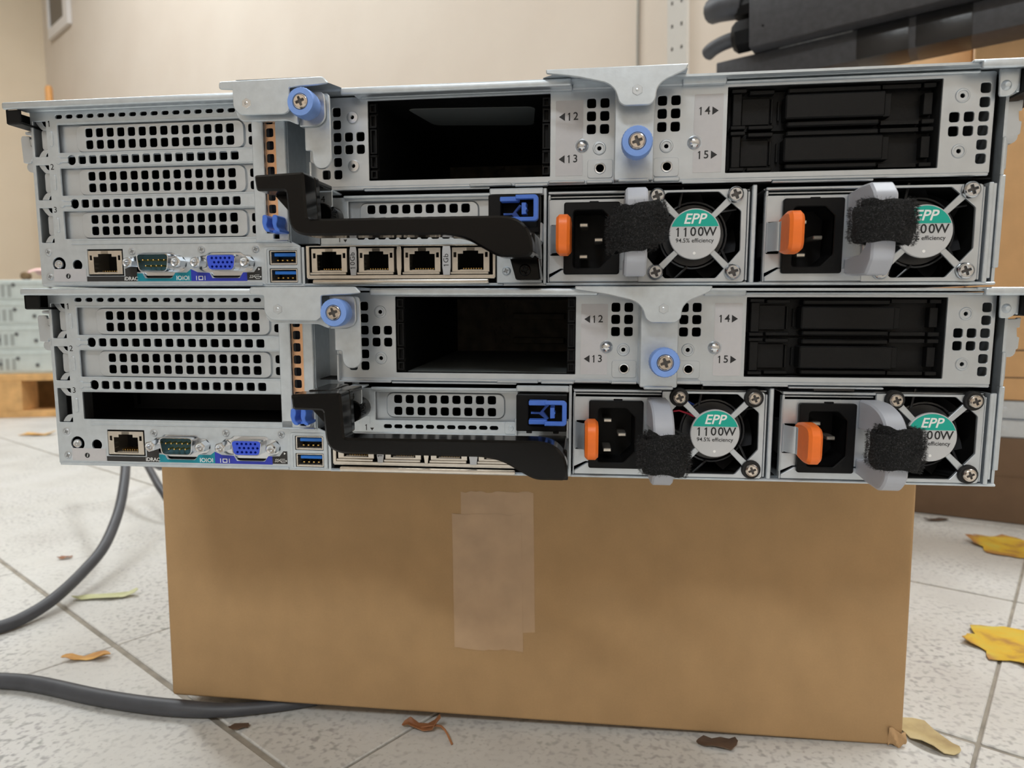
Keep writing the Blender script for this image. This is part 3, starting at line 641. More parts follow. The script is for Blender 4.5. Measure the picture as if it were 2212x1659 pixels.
    P('card_recess', lambda b: cavity(b, 138.4, 228.6, 1.2, 18.8, 1, 22), void, 'nicv', par=nic)
    for x0, x1 in ((140.9,158.3),(163.7,180.9),(185.5,202.8),(208.1,225.4)):
        j = P('network_jack', lambda b: rj45(b, 0, x1-x0, 0, 11, .4), tin, 'jack%d' % round((x1-x0)*10), par=nic, loc=(x0,0,6.3))
        # contacts lie inside the jack
        P('jack_contacts', lambda b: rj45_pins(b, 0, 17.3, 0, 11, .4), gold, 'jackp', par=nic, loc=(x0,0,6.3))
    for x0, x1, t in ((160.2,163.5,'10Gb'),(182.6,184.9,None),(204.0,207.9,'1Gb')):
        P('divider_tab', lambda b: b.plate(rnd([(x0+.4,4.8),(x1-.4,4.8),(x1-.2,7),(x1,8),(x1,15.6),(x1-.3,17.8),(x0+.3,17.8),(x0,15.6),(x0,8),(x0+.2,7)], .3), [], -1.4, -.6, .15), tin if t is None else sticker_lt, 'div%g' % x0, par=nic)
        if t: P('speed_print', lambda b: b.label(t, (x0+x1)/2-.1, 11.4, 3.3, -1.46, rotz=90), ink, 'divt%g' % x0, par=nic)
    # ---- black pull handle
    def handle(b):
        poly = [(137.8,42.6),(158.6,43.4),(159.6,25.2),(238,25.4),(243.5,24.4),(247.4,21.4),(249.6,16.5),(249.8,11.2),(248.4,9.6),(236.8,9.6),(230.4,13),(224.4,16.6),(216.8,18.4),(158,18.6),(153.6,20.4),(151.8,24),(151.0,36.2),(138.6,36.4)]
        b.plate(rnd(poly, [1.2,1,1.2,4,4,4,3,2,1.5,2.5,4,6,5,3,3,3,1,1.2]), [], -44.5, -33, .9)
        b.plate(rnd([(141,43.2),(151,43.2),(151,36.4),(141,36.4)], 1), [], -34, -10, .8); b.plate(rnd([(150,43.2),(158.8,43.4),(159.4,25.4),(152.4,25.4),(151,36),(150,36)], 1), [], -34, -29, .8); b.lathe([(0,-14),(4.6,-14),(5,-13.4),(5,0)], 152.5, 31, 20)
        b.plate(rnd([(139.5,42.4),(158,43),(158,41),(139.5,40.6)], .5), [], -36, -14, .4)
        b.plate([(140.5,36.5),(151.5,36.5),(151.5,24.5)], [], -33, -16, .3)
        b.plate(rnd([(236,14),(248.6,15),(250,2),(239.4,2)], .8), [], -14.6, -2, .5); b.plate(rnd([(236,20),(249.4,20),(249.8,11),(237,11)], 1), [], -34, -4, .6)
    ho = P('pull_handle', handle, blackgloss, 'handle')
    P('handle_screw', lambda b: phillips(b, 243.4, 6.2, -15.4, 2.6, .8), (blackgloss, void), 'hscr', par=ho)
    P('handle_base', lambda b: (b.plate(rect(229.2,249.4,1,13.6,.5), [], -2.4, -1, .3), phillips(b, 233.6, 6.4, -3.2, 2.0, .4)), (zinc, recessz), 'hbase')
    if not up: P('serial_label', lambda b: b.box(357,374,-1.4,-.6,41.5,42.4), stk_black, 'serial')
    # ---- power supplies
    for q, ox in enumerate((0.0, 92.1)):
        def ps(b):
            hs = [rect(252.9,258.3,13.2,26.4,.5), rect(260.5,281.8,6.3,34.4)]
            b.plate(rnd([(251.8,4.6),(257.6,7.4),(292,7.4),(292,37.4),(251.8,37.4)], .4), hs, 0, 1, .15)
            b.plate(rnd([(252.6,1.6),(293.5,1.6),(293.5,7.0),(258.4,7.0),(252.6,3.4)], .4), [], -.8, 1, .3)
            octo = rnd([(303.1,39.4),(324.6,39.4),(334.0,31.2),(334.2,14.6),(324.4,3.0),(303.0,3.0),(295.4,12),(295.4,31)], .6)
            b.plate(rnd([(291.5,40.4),(335.6,40.4),(336.4,39.6),(336.4,2.2),(335.4,1.4),(291.5,1.4)], .5), [octo], -1.2, .3, .2)
            c = Vector((315.1,21.7))
            for sx, sz in ((1,1),(-1,1),(1,-1),(-1,-1)):
                a = Vector((c.x+sx*15.4, c.y+sz*15.4)); d = (a-c).normalized(); n = Vector((-d.y, d.x)); s_ = c+d*9
                b.plate([tuple(s_+n*1.15), tuple(s_-n*1.15), tuple(a-n*1.5), tuple(a+n*1.5)], [], -1.2, .1, .2)
            b.box(252,291.5,1.2,3,38.2,39.0,.2); b.box(252,291.5,-.8,3,39.6,40.8,.3); b.box(336.8,337.6,-.4,3,2,39.4,.2); b.box(252.0,253,-.5,1,37.2,39.4,.2)
            b.box(251.9,252.5,-.6,3,1.4,39,.2)
            b.box(251.8,338,3,160,1.3,1.8); b.box(251.8,338,3,160,40.2,40.7)
            b.box(259.6,260.0,-.25,.1,35.8,37.2)
        so = P('power_supply', ps, zinc_b, 'psu', loc=(ox,0,0))
        S = lambda name, bld, m, key=None, label=None, loc=None: obj(name, bld, m, so, key, label, loc=loc)
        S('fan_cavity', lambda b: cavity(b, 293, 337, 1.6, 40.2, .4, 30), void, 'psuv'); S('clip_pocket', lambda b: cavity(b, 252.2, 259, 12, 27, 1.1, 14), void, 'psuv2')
        def inlet(b):
            op = rnd([(263.2,32.4),(275.6,32.4),(279.5,28.6),(279.5,12.6),(274.6,7.6),(263.2,7.6)], [1.5,.5,.5,.5,.5,1.5])
            b.plate(rect(259,283.3,4.8,35.9,1.0), [op], -2.4, .2, .4); b.plate(rnd([(262.6,33),(276,33),(280.1,28.8),(280.1,12.4),(274.8,7),(262.6,7)], .8), [op], -2, 15, .1); b.box(262,280,15,15.6,7,33)
            b.box(270,274,-.6,.4,35.8,36.5,.2)
        io = S('power_inlet', inlet, black, 'inlet')
        for x, z in ((267.6,26.4),(274.2,19.9),(267.6,12.6)):
            S('inlet_pin', lambda b: b.box(-1.9,1.9,1.0,15,-.85,.85,.35), tin, 'inpin', loc=(x,0,z))
        def paddle(b):
            b.prism_x(rnd([(-2.5,27.4),(-12,29.4),(-20,28.6),(-22.4,25.6),(-22.4,15.2),(-20.4,12.6),(-12,11.8),(-2.5,13.6)], [1,4,4,3,3,4,4,1], 4), 256.9, 262.6, 1.2)
        S('release_tab', paddle, orange, 'paddle', label='orange release tab')
        def spring(b):
            b.box(252.9,253.5,-.6,6,13.6,26.4,.15)
            def f(u, v): return (253.0+4.4*u, -.4-5.2*math.sin(u*1.5), 14+12*v)
            b.grid(f, 10, 2); b.box(256.8,257.4,-8,-3,14,26,.15)
        S('spring_clip', spring, zinc_b, 'springc')
        def fan(b):
            b.lathe([(0,6),(13.2,6),(13.8,7),(13.8,24)], 315.1, 21.7, 32); b.lathe([(14.6,5.2),(13.9,5.0),(13.9,7)],315.1,21.7,32,cap=False)
            for k in range(7):
                a0 = 2*math.pi*k/7+.3
                def f(u, v):
                    r = 13.4+6.4*u; a = a0+.55*v+.25*u; return (315.1+r*math.cos(a), 8+11*v, 21.7+r*math.sin(a))
                b.grid(f, 4, 5)
            for k in range(5):
                a = 2*math.pi*k/5+.5; d = Vector((math.cos(a), 0, math.sin(a))); t_ = Vector((-d.z, 0, d.x)); c = Vector((315.1, 4.4, 21.7))
                b.tube([c+d*13+t_*4, c+d*21+t_*1], .55, 6)
        S('fan', fan, mat('fan_plastic', (46,46,48), 0, .35), 'fan')
        if not up and q == 0:
            for cc, z, nm in (((30,70,170),36.0,'b'),((210,190,40),33.8,'y'),((200,40,70),30.6,'r')):
                S('fan_wire', lambda b: b.tube([(297.5,4.5,z),(300,4,z+.4),(304,4.6,z-1),(307,6,z-2.6)], .45, 8), mat('wire_'+nm, cc, 0, .45), 'wire'+nm)
        dk = S('fan_disc', lambda b: b.lathe([(0,-1.9),(10.5,-1.9),(10.8,-1.6),(10.8,-.4)], 315.1, 21.7, 48), discgrey, 'disc')
        arc = [(315.1+10.3*math.cos(R_(a)), 21.7+10.3*math.sin(R_(a))) for a in range(18, 163, 6)]
        S('disc_teal', lambda b: b.plate(arc, [], -1.98, -1.85), eppteal, 'dteal')
        S('disc_print', lambda b: (b.text('EPP', 314.7, 27.9, 6.0, -2.04, .03, shear=.25, offset=.1), b.lathe([(0,-2.0),(.62,-2.0),(.62,-1.9)], 315.1, 13.6, 14)), wht, 'dwht')
        S('disc_print', lambda b: (b.label('1100W', 315.1, 22.5, 5.3, -1.98, .03, bold=.06), b.text('94.5% efficiency', 315.1, 18.9, 2.5, -1.98, .03, offset=.01)), ink, 'dink')
        for x, z in ((298.9,37.9),(331.4,37.9),(298.9,5.6),(331.4,5.6)):
            if up: S('fan_screw', lambda b: phillips(b, 0, 0, -3.6, 3.45, .9), (chrome, recessm), 'fscr', loc=(x,0,z))
            else:
                S('rubber_grommet', lambda b: b.lathe([(3.0,-2.6),(3.9,-2.7),(4.2,-2.0),(4.2,.4)], 0, 0, 24), rubber, 'grom', loc=(x,0,z))
                S('fan_screw', lambda b: phillips(b, 0, 0, -4.4, 2.9, .9), (copperish, recessm), 'fscr2', loc=(x,0,z))
        # frosted bow handle
        def bow(b):
            if up: prof = [(.2,37.6),(-14,38.6),(-24,38.2),(-29,33.6),(-29.4,9),(-24,3.0),(-10,3.4),(.2,4.4),(.2,11.2),(-16,11.4),(-23,15),(-23.2,26),(-18,28),(-8,25),(.2,24.6)]; rd = [.5,1.5,1.5,1.5,1.5,1.5,1.5,.5,.5,1.5,1.5,1.5,1.5,1.5,.5]
            else: prof = [(.2,37.6),(-12,37.4),(-22,34.4),(-28,27),(-29.4,9),(-24,2.6),(-10,3.2),(.2,4.4),(.2,11.2),(-16,11.4),(-23,14),(-23.2,24),(-18,27),(-8,25),(.2,24.6)]; rd = [.5,4,8,8,3,4,3,.5,.5,3,3,4,4,3,.5]
            b.prism_x(rnd(prof, rd, 5), 284.9, 293.6, .8)
        S('bow_handle', bow, frost, 'bow'+kind, label='frosted translucent bow handle')
        # hook-and-loop strap wound round the bow
        rs = random.Random(11+q+10*up)
        if up: zc, hh, tilt, cx_, cy_, wx, wy = (21.6 if q == 0 else 21.4), 13.4, (.10 if q == 0 else -.06), 289.6, -25.5, 21.5, 15
        else: zc, hh, tilt, cx_, cy_, wx, wy = (16.4 if q == 0 else 20.4), 14.5, -.06, 289.4, -25.5, 19, 15
        coils = [(0,0,1.0,hh),(1.2,4.2,.84,hh*.8)] + ([(-1.8,-3.4,.84,hh*.8)] if up and q == 0 else [])
        def ring(u, v, off, dz, sc_, h_):
            a = 2*math.pi*u; e = 2.3
            cx2 = math.copysign(abs(math.cos(a))**(2/e), math.cos(a)); sy2 = math.copysign(abs(math.sin(a))**(2/e), math.sin(a))
            x = cx_+off+wx/2*sc_*cx2; y = cy_+wy/2*sc_*sy2
            bul = 1-.10*abs(2*v-1)**5; x = cx_+off+(x-cx_-off)*bul+.35*math.sin(5*v+4*a); y = cy_+(y-cy_)*bul+.3*math.sin(4*v+3*a+1)
            return Vector((x, y, zc+dz+(v-.5)*h_+tilt*(x-cx_)+.45*math.sin(3*a+dz)+.25*math.sin(7*a)))
        def strap(b):
            for off, dz, sc_, h_ in coils:
                c2 = MB(); c2.grid(lambda u, v: ring(u, v, off, dz, sc_, h_), 49, 9); bmesh.ops.remove_doubles(c2.bm, verts=c2.bm.verts, dist=.01); c2.solid(1.1); b.merge(c2.bm)
        st = S('strap', strap, strapm, 'strap%s%d' % (kind, q), label='black hook-and-loop strap')
        def fuzz(b):
            b2 = bmesh.new()
            for off, dz, sc_, h_ in coils:
                for _ in range(4800):
                    u, v = rs.random(), rs.random(); p = ring(u, v, off, dz, sc_, h_); c = Vector((cx_+off, cy_, p.z)); d = (p-c).normalized()
                    t = Vector((rs.gauss(0,1), rs.gauss(0,1), rs.gauss(0,1))); ln = rs.uniform(.5,1.9)
                    s_ = t.cross(d).normalized()*rs.uniform(.03,.075); t = (t.normalized()*.9+d*.55).normalized()
                    p0 = p+d*1.0; p1 = p0+t*ln*.6+d*.1; p2 = p0+t*ln-d*.15
                    va = [b2.verts.new(q_) for q_ in (p0-s_, p0+s_, p1+s_, p1-s_, p2)]
                    b2.faces.new(va[:4]); b2.faces.new((va[3], va[2], va[4]))
            b.merge(b2)
        f_ = S('strap_fuzz', fuzz, fuzzm, 'fuzz%s%d' % (kind, q)); f_['kind'] = 'stuff'
    return root

make_server((0, 0, 0), 0, 'lower', 'lower rack server, third card slot open, fan screws in black rubber rings')
make_server((-11.8158, 12.0981, 87.329), -0.04854949, 'upper', 'upper rack server lying on the other, all three card slots covered')

# ------------------------------------------------------------------ carton under the servers
def cardboard(name, c, dark=.93):
    m = mat(name, c, 0, .78, 0, 10, .12, 260)
    nt = m.node_tree; N = nt.nodes; L = nt.links; b = N['Principled BSDF']; tc = N.new('ShaderNodeTexCoord')
    mp = N.new('ShaderNodeMapping'); mp.inputs['Scale'].default_value = (16, 16, 13); L.new(tc.outputs['Object'], mp.inputs['Vector'])
    n = N.new('ShaderNodeTexNoise'); n.inputs['Scale'].default_value = 3; n.inputs['Detail'].default_value = 8; L.new(mp.outputs[0], n.inputs['Vector'])
    n2 = N.new('ShaderNodeTexNoise'); n2.inputs['Scale'].default_value = 900; n2.inputs['Detail'].default_value = 3; L.new(tc.outputs['Object'], n2.inputs['Vector'])
    mx = N.new('ShaderNodeMix'); mx.data_type = 'FLOAT'; mx.inputs[0].default_value = .3; L.new(n.outputs['Fac'], mx.inputs[2]); L.new(n2.outputs['Fac'], mx.inputs[3])
    r = N.new('ShaderNodeValToRGB'); r.color_ramp.elements[0].position = .33; r.color_ramp.elements[1].position = .67
    l = lin(c); r.color_ramp.elements[0].color = (*[v*dark for v in l], 1); r.color_ramp.elements[1].color = (*[min(1, v*(2-dark)) for v in l], 1)
    L.new(mx.outputs[0], r.inputs['Fac']); L.new(r.outputs['Color'], b.inputs['Base Color']); return m
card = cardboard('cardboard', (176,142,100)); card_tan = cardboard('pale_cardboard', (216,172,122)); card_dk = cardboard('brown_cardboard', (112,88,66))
p0 = Vector((-10.4, 94.0, 0)); p1 = Vector((448.7, 84.4, 0)); bl = (p1-p0).length
cart = tag(empty('carton', p0, math.atan2(p1.y-p0.y, p1.x-p0.x)), 'brown cardboard carton with clear tape, carrying the two servers', 'box')
def cartonb(b):
    b.box(0,bl,0,430,0,100,2.2,3)
    ca, sa = (p1-p0).normalized().x, (p1-p0).normalized().y; n_ = TILT @ Vector((0,0,1)); q = on_floor((220,90,0))
    for v in b.bm.verts:
        if v.co.z < 20: v.co.z += 10.4*(1-v.co.x/bl)               # propped up on the cable at one side
        else:
            x, y = p0.x+v.co.x*ca-v.co.y*sa, p0.y+v.co.x*sa+v.co.y*ca
            if v.co.x > bl/2: v.co.x += 4.5
            v.co.z = v.co.z-100.2 + q.z-(n_.x*(x-q.x)+n_.y*(y-q.y))/n_.z
obj('body', cartonb, card, cart)
def crush(b):
    def f(u, v): return (bl-8.5+10*u, -.8-1.6*math.sin(3.1*u)*math.sin(2.6*v+.3)+.9*math.sin(9*u+5*v), 1+11*v*(1-.35*u)+.8*math.sin(8*u))
    b.grid(f, 9, 8); b.solid(.8)
obj('torn_corner', crush, cardboard('torn_cardboard', (184,148,106)), cart)
tapem = mat('clear_tape', (184,153,120), 0, .34, .08, 60, .3, 60)
def tp(x0, x1, z0, z1, y, seed):
    def f(b):
        rs = random.Random(seed); n = 14
        top = [(x1-(x1-x0)*k/n, z1+rs.uniform(-.8,.8)) for k in range(n+1)]; bot = [(x0+(x1-x0)*k/n, z0+rs.uniform(-.8,.8)) for k in range(n+1)]
        b.plate(top+bot, [], y-.12, y)
    return f
# ------------------------------------------------------------------ positions of the tape come from the carton face
obj('tape', tp(197,242,62,150,-.02,1), tapem, cart, label='strip of clear tape')
obj('tape', tp(191.3,234.5,50,136,-.16,2), tapem, cart, label='strip of clear tape')

# ------------------------------------------------------------------ thick grey cable on the floor
def spline(pts, n=8):
    pts = [Vector(p) for p in pts]; out = []
    for i in range(len(pts)-1):
        a, b, c, d = pts[max(i-1,0)], pts[i], pts[i+1], pts[min(i+2, len(pts)-1)]
        for k in range(n):
            t = k/n; out.append(.5*((2*b)+(c-a)*t+(2*a-5*b+4*c-d)*t*t+(3*b-a-3*c+d)*t**3))
    out.append(pts[-1]); return out
cab = [(-420,640,128),(-365,565,120),(-330,515,110),(-298,470,94),(-274,430,74),(-253,388,52),(-232,335,32),(-224,293,20),(-217,248,12),(-220,219,7),(-229,196,5.6),(-262,160,5.6),(-300,134,5.6),(-318,120,5.6),(-270,112,5.6),(-210,114,5.6),(-152,114,5.6),(-121,111,5.6),(-69,98,5.6),(-32,91,5.6),(-5,88,5.6),(25,88,5.0),(55,95,4.3),(84,106,4.0)]
tag(obj('power_cable', lambda b: b.tube(spline(cab), [5.4]*161+[max(3.7, 5.4-.12*k) for k in range(24)], 14), cabler), 'thick dark grey cable looping from behind the servers to the carton', 'cable')
cab2 = [(-440,760,30),(-400,655,66),(-369,619,62),(-332,579,50),(-305,552,40),(-270,530,22),(-200,530,6),(-120,600,5.2)]
tag(obj('power_cable', lambda b: b.tube(spline(cab2), 5, 12), cabler), 'short stretch of grey cable disappearing behind the carton', 'cable')

# ------------------------------------------------------------------ leaves
def leafmat(name, c1, c2, c3):
    m = mat(name, c1, 0, .6); nt = m.node_tree; N = nt.nodes; L = nt.links; b = N['Principled BSDF']; tc = N.new('ShaderNodeTexCoord')
    n = N.new('ShaderNodeTexNoise'); n.inputs['Scale'].default_value = 38; n.inputs['Detail'].default_value = 6; L.new(tc.outputs['Object'], n.inputs['Vector'])
    r = N.new('ShaderNodeValToRGB'); e = r.color_ramp.elements; e[0].position = .35; e[0].color = (*lin(c2), 1); e[1].position = .68; e[1].color = (*lin(c3), 1); x = e.new(.5); x.color = (*lin(c1), 1)
    L.new(n.outputs['Fac'], r.inputs['Fac']); L.new(r.outputs['Color'], b.inputs['Base Color']); return m
lm_yel = leafmat('yellow_leaf', (212,172,52), (170,124,66), (204,184,78)); lm_or = leafmat('orange_leaf', (206,154,76), (170,116,56), (216,174,96)); lm_pale = leafmat('pale_green_leaf', (196,196,150), (176,176,130), (206,204,168))
def brown_tips(m, r0, r1, c):
    nt = m.node_tree; N = nt.nodes; L = nt.links; b = N['Principled BSDF']; tc = N.new('ShaderNodeTexCoord'); ln = N.new('ShaderNodeVectorMath'); ln.operation = 'LENGTH'; L.new(tc.outputs['Object'], ln.inputs[0])
    n = N.new('ShaderNodeTexNoise'); n.inputs['Scale'].default_value = 70; L.new(tc.outputs['Object'], n.inputs['Vector'])
    ad = N.new('ShaderNodeMath'); ad.operation = 'MULTIPLY_ADD'; ad.inputs[1].default_value = .03; L.new(n.outputs['Fac'], ad.inputs[0]); L.new(ln.outputs['Value'], ad.inputs[2])
    mr = N.new('ShaderNodeMapRange'); mr.inputs[1].default_value = r0; mr.inputs[2].default_value = r1; L.new(ad.outputs[0], mr.inputs[0])
    mx = N.new('ShaderNodeMix'); mx.data_type = 'RGBA'; L.new(mr.outputs[0], mx.inputs[0]); L.new(b.inputs['Base Color'].links[0].from_socket, mx.inputs[6]); mx.inputs[7].default_value = (*lin(c), 1); L.new(mx.outputs[2], b.inputs['Base Color'])
brown_tips(lm_yel, .052, .062, (168,118,72))
lm_tan = leafmat('tan_leaf', (186,166,120), (160,138,98), (200,184,142)); lm_br = leafmat('brown_leaf', (150,98,62), (120,76,46), (172,118,78)); lm_dk = leafmat('dark_leaf', (92,72,58), (70,54,44), (110,88,70))
def leaf(name, outline, loc, rz, m, label, curl=6, s=1, stem=None, group=None, seed=1):
    def f(b):
        rs = random.Random(seed); b2 = bmesh.new(); c = b2.verts.new((0,0,0)); n = len(outline); rings = []
        for fr in (.33, .66, 1.0):
            rings.append([b2.verts.new((x*fr*s, y*fr*s, 0)) for x, y in outline])
        for k in range(n): b2.faces.new((c, rings[0][k], rings[0][(k+1)%n]))
        for a_, b_ in zip(rings, rings[1:]):
            for k in range(n): b2.faces.new((a_[k], b_[k], b_[(k+1)%n], a_[(k+1)%n]))
        mx = max(abs(p[0])+abs(p[1]) for p in outline)*s
        ph = rs.uniform(0, 6)
        for v in b2.verts:
            d = (abs(v.co.x)+abs(v.co.y))/mx; v.co.z = 1.2+curl*d*d*(.5+.5*math.sin(v.co.x/mx*5+ph+v.co.y/mx*3))+.4*rs.random()
        b.merge(b2); b.solid(.35)
        if stem: b.tube(spline([(0,0,1.6)]+[(x*s, y*s, z) for x, y, z in stem], 4), .7, 6)
    o = obj(name, f, m); o.location = Vector(loc)*MM; o.rotation_euler = (0, 0, R_(rz)); tag(o, label, 'leaf', group); return o
def oval(l, w_, n=16, wob=.1, seed=2):
    rs = random.Random(seed); return [(l/2*math.cos(a), w_/2*math.sin(a)*(abs(math.cos(a/2))**.3)*(1+rs.uniform(-wob, wob))) for a in [2*math.pi*k/n for k in range(n)]]
maple = []
for k, (a, r) in enumerate([(-90,30),(-70,38),(-54,37),(-34,44),(-22,43),(-8,48),(4,50),(14,45),(26,40),(36,46),(44,48),(52,53),(60,48),(68,43),(76,43),(84,50),(90,55),(96,50),(104,43),(112,43),(120,48),(128,53),(136,48),(144,46),(156,40),(166,45),(176,50),(188,48),(202,43),(214,44),(232,37),(248,38)]):
    maple.append((r*math.cos(R_(a)), r*math.sin(R_(a))))
leaf('fallen_leaf', maple, (752,470,0), 25, lm_yel, 'bright yellow maple leaf farther along the tiles, before the dark carton', 9, .95, seed=4)
leaf('fallen_leaf', maple, (603,219,0), 118, lm_yel, 'yellow maple leaf with browned tips lying across a tile joint', 6, .84, stem=[(0,-14,3),(6,-34,12)], seed=9)
leaf('fallen_leaf', oval(44,22,20,.18,4), (465.5,95,0), -62, lm_tan, 'tan leaf leaning at the torn carton corner', 6, 1, seed=3)
leaf('fallen_leaf', oval(36,11,22,.35,5), (-121,159,0), 12, lm_or, 'small orange leaf between the two strands of cable', 4, 1, seed=6)
leaf('fallen_leaf', oval(60,16,14,.3,6), (-192,279,0), 14, lm_pale, 'narrow pale green leaf just behind the looping cable', 7, 1, seed=7)
leaf('fallen_leaf', oval(16,9,12,.2,7), (-318,386,0), 20, lm_br, 'tiny brown leaf on the far joint, left of the cable', 4, 1, seed=8)
leaf('fallen_leaf', oval(26,9,14,.2,8), (160,83,0), -8, lm_br, 'curled reddish-brown leaf at the front foot of the carton', 9, 1, stem=[(14,-2,5),(24,-12,1)], seed=10)
leaf('fallen_leaf', oval(24,12,14,.3,9), (340,78,0), -5, lm_dk, 'dark brown leaf in the shade under the carton front', 4, 1, seed=11)
leaf('fallen_leaf', oval(95,34,14,.3,10), (-1153,1341,0), 10, lm_or, 'blurred orange leaf on the floor near the pallet', 10, 1, seed=12)
leaf('fallen_leaf', oval(13,7,12,.2,11), (44,77,0), 10, lm_dk, 'small dark leaf scrap beside the cable end', 2, 1, seed=13)
leaf('fallen_leaf', oval(34,12,12,.3,12), (722,584,0), 10, lm_dk, 'dark leaf scrap by the foot of the dark carton', 4, 1, seed=14)

# ------------------------------------------------------------------ black power strips on a tall carton, right behind the servers
def along(o, base, yaw): o.location = Vector(base)*MM; o.rotation_euler = (0, 0, yaw)
YP = R_(-29); DP = Vector((math.cos(YP), math.sin(YP), 0)); NP = Vector((-math.sin(YP), math.cos(YP), 0)); PA = Vector((493, 636, 623))
pu = tag(empty('power_strip', PA, YP), 'black power distribution bar with plugs at its end, lying on top of the other', 'power strip')
obj('body', lambda b: b.box(0,900,0,62,0,74,2.5,2), pdublack, pu)
def plugx(b, y, z, r):
    b.lathe([(0,-2),(r,-1),(r*1.1,5),(r*1.1,20),(r*.8,27),(0,27)], 0, 0, 8, M=Matrix.Translation((0,y,z)) @ Matrix.Rotation(R_(90),4,'Z'))
obj('end_plug', lambda b: plugx(b, 26, 27, 20), black, pu)
obj('cable_tail', lambda b: b.tube(spline([(-22,26,27),(-40,26,25),(-56,29,22),(-66,36,20)]), 10, 14), cabler, pu)
obj('end_plug', lambda b: plugx(b, 34, 66, 14), black, pu)
obj('cable_tail', lambda b: b.tube(spline([(-18,34,72),(-34,34,74),(-50,37,77),(-62,44,80)]), 17, 14), cabler, pu)
obj('warning_sticker', lambda b: b.box(-.8,.2,6,18,50,66), mat('red_sticker', (205,60,60), 0, .5), pu)
for x, z in ((18,24),(196,44),(250,20)): obj('rivet', lambda b: b.lathe([(0,-1.2),(1.2,-1),(1.6,0)], x, z, 12), black, pu)
pl = tag(empty('power_strip', PA-DP*50+NP*22-Vector((0,0,38.2)), YP), 'scuffed black power distribution bar wrapped with black tape, underneath', 'power strip')
obj('body', lambda b: b.box(0,980,0,50,0,37.4,2,2), pdublack, pl)
for x0 in (176, 240): obj('tape_wrap', lambda b: b.box(x0,x0+58,-.8,50.8,-.3,37.8,2,2), tapeblk, pl)
obj('scuffed_edge', lambda b: b.box(84,172,-.4,.8,36,37.6,.3), scuff, pl)
tc_ = obj('carton', lambda b: b.box(-34,34,-22,30,0,584.4,2,2), card_tan); along(tc_, PA+DP*44+NP*46-Vector((0,0,623)), YP); tag(tc_, 'tall narrow carton under the black power strips, mostly hidden by the servers', 'box')

# ------------------------------------------------------------------ cartons at the right
YB = R_(-29.6); DB = Vector((math.cos(YB), math.sin(YB), 0)); NB = Vector((-math.sin(YB), math.cos(YB), 0)); PB = Vector((715, 624.7, 0))
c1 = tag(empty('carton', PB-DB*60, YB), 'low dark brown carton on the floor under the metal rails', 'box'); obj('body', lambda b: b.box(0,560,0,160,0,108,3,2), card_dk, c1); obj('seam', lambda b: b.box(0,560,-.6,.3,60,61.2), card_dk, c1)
for k, (z, y, h) in enumerate(((108.4,6,22),(130.8,16,24))):
    def rail(b):
        b.box(0,600,0,3,0,h,.6); b.box(0,600,0,30,0,2,.5); b.box(0,600,0,30,h-2,h,.5)
        for q in range(9): b.lathe([(0,-1.4),(3.2,-1.2),(3.6,0)], 40+q*62, h/2, 12)
    r_ = obj('slide_rail', rail, zinc_b); along(r_, PB-DB*70+NB*y+Vector((0,0,z)), YB); tag(r_, ('lower' if k == 0 else 'upper')+' galvanised slide rail lying between the cartons', 'rail')
c2 = tag(empty('carton', PB+DB*50+NB*12+Vector((0,0,155.4)), YB), 'big tan carton standing on the metal rails', 'box')
obj('body', lambda b: b.box(0,500,0,230,0,640,3,2), card_tan, c2); obj('seam_tape', lambda b: b.box(0,500,-.5,.2,62,64), card_dk, c2); obj('flap_edge', lambda b: b.box(0,500,-.6,.3,28,29.4), card_dk, c2)
c3 = tag(empty('carton', PB-DB*67+NB*170, YB), 'pale carton half hidden behind the big tan carton', 'box'); obj('body', lambda b: b.box(0,112,0,140,0,800,3,2), cardboard('light_cardboard', (232,194,148)), c3)

def wall_at(px, py):
    """point of the back wall seen at a pixel of the photograph"""
    f = rot @ Vector(((px-1106)/1461.6, 1, -(py-829.5)/1461.6)); o2 = CAM/MM; return o2+f*((CORNER-o2).dot(DN)/f.dot(DN))
# ------------------------------------------------------------------ on the walls: hatch, shelf upright, wire; broom stick
hp = wall_at(114, 90); yawr = YAW
hz = hp.z; hp = Vector((hp.x, hp.y, 0))
ht = tag(empty('wall_hatch', hp + Vector((0,0,hz)), yawr), 'white framed grey hatch high on the cream wall by the corner', 'hatch')
obj('frame', lambda b: b.plate(rect(0,345,0,360,6), [rect(14,270,62,340,4)], -24, 0, 3), mat('white_frame', (228,224,222), 0, .5), ht)
obj('panel', lambda b: b.box(12,272,-10,-2,60,342), mat('grey_hatch', (120,112,102), 0, .6), ht)
# ------------------------------------------------------------------ place along the back wall seen past a pixel column
wp = wall_at(1468, 70); wp.z = 0; up_ = tag(empty('shelf_upright', wp, YAW), 'pale slotted steel shelf upright fixed to the cream wall', 'shelf upright')
def upr(b):
    hs = []
    for k in range(40): z = 30+k*50; hs += [rect(-14,-9,z,z+8,.5), rect(9,14,z,z+8,.5)]
    b.plate(rect(-23,23,0,2100), hs, -14, -12); b.box(-23,-21,-13,0,0,2100); b.box(21,23,-13,0,0,2100)
obj('channel', upr, mat('grey_enamel', (205,202,196), 0, .4), up_)
obj('channel_back', lambda b: b.box(-21,21,-3,-1,0,2100), mat('grey_enamel_back', (226,224,220), 0, .5), up_)
wpw = wall_at(1381, 70); wpw.z = 0
ww = obj('wall_wire', lambda b: b.tube(spline([(0,-4,0),(3,-4,500),(-2,-4,900),(2,-4,1120),(-4,-4,1220),(-3,-4,1400),(0,-4,2300)]), 3.2, 8), mat('grey_wire', (150,146,138), 0, .6)); along(ww, wpw, YAW); tag(ww, 'thin grey wire running down the cream wall', 'wire')
bs = tag(empty('broom', (-2735,3450,0), YAW), 'wooden broom stick standing in the wall corner', 'broom')
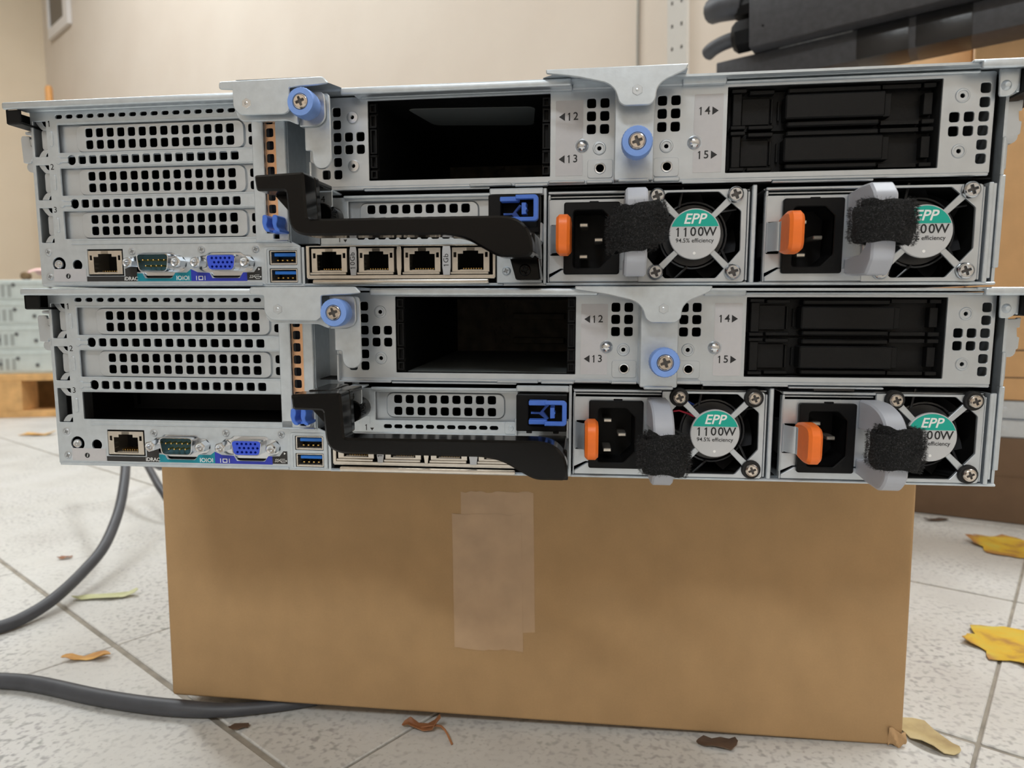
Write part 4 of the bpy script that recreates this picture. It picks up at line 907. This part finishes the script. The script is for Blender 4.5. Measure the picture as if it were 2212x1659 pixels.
obj('stick', lambda b: b.lathe([(0,1718),(14,1716),(19,1700),(19,60)], 0, 0, 16, M=Matrix(((1,0,0,0),(0,0,1,0),(0,1,0,0),(0,0,0,1)))), mat('broom_wood', (222,160,92), 0, .5, .1, 60), bs)
obj('brush_head', lambda b: (b.box(-130,130,-25,25,45,75,6,2), b.box(-126,126,-22,22,0,46)), black, bs)

# ------------------------------------------------------------------ pallet with a stack of old servers at the left
wood = mat('pallet_wood', (214,168,110), 0, .7, .2, 25, .3, 80)
pp = Vector((-1531,1733,0))
pa = tag(empty('pallet', pp, R_(12)), 'wooden pallet under the stack of grey servers', 'pallet')
for k in range(3): obj('deck_board', lambda b: b.box(-820,330,k*152,k*152+110,120,142,1.5), wood, pa, key='deck%d' % k)
for x in (-820, -380, -145, 300): obj('block', lambda b: b.box(x,x+145,0,95,22,120,1.5), wood, pa); obj('block', lambda b: b.box(x,x+145,310,405,22,120,1.5), wood, pa)
for y in (0, 310): obj('bottom_board', lambda b: b.box(-820,445,y,y+95,0,22,1.5), wood, pa)
zt = 142.3
for k in range(4):
    hh = 80.0 if k < 3 else 66.0
    e = tag(empty('stacked_server', pp+Vector((0,22,zt)), R_(9)), ('topmost','second','third','lowest')[3-k]+' grey steel server of the stack on the pallet', 'server', 'old servers on the pallet')
    def sb(b): b.box(-840,340,0,380,.2,hh-.2,2); b.box(-840,340,-1.8,0,hh*.8,hh*.84,.6); b.box(-840,340,-1.4,0,hh*.12,hh*.16,.6)
    obj('case', sb, mat('dull_zinc', (205,214,212), .25, .55, .08, 30), e)
    def pins(b):
        for x in (-430,-222,-120,-76,-20,40,95,150,220): b.lathe([(0,-3),(6,-2.6),(6.5,0)], x, 20+(x*7 % 34), 12)
    obj('rail_pins', pins, mat('dark_pin', (120,124,126), .6, .4), e)['kind'] = 'stuff'
    obj('side_vents', lambda b: [b.box(-40-j*20,-28-j*20,-.8,1,10,50) for j in range(5)], mat('vent_dark', (164,170,168), .2, .6), e)['kind'] = 'stuff'
    zt += hh
top = zt
fp = obj('cloth', lambda b: (b.grid(lambda u, v: (0+220*u, 40+200*v, 23+10*math.sin(9*u+4*v)+9*math.sin(13*v)), 16, 16), b.solid(2)), mat('pink_cloth', (236,196,192), 0, .9)); along(fp, pp+Vector((0,22,top)), R_(10)); tag(fp, 'crumpled pale pink cloth on top of the server stack', 'cloth')
fw = obj('paper_roll', lambda b: b.tube([(70,300,2),(72,302,60),(96,300,170)], [44,42,26], 16), mat('white_paper', (240,238,234), 0, .8)); along(fw, pp+Vector((0,22,top)), R_(10)); tag(fw, 'white paper roll standing behind the pink cloth', 'paper')
fk = obj('knob', lambda b: b.lathe([(0,-14),(12,-10),(15,0),(12,12),(0,16)], 0, 0, 12), mat('brown_knob', (120,98,70), 0, .6)); along(fk, pp+Vector((-10,60,top+15.2)), 0); tag(fk, 'small brown knob lying on the server stack', 'knob')
bpy.context.view_layer.update()
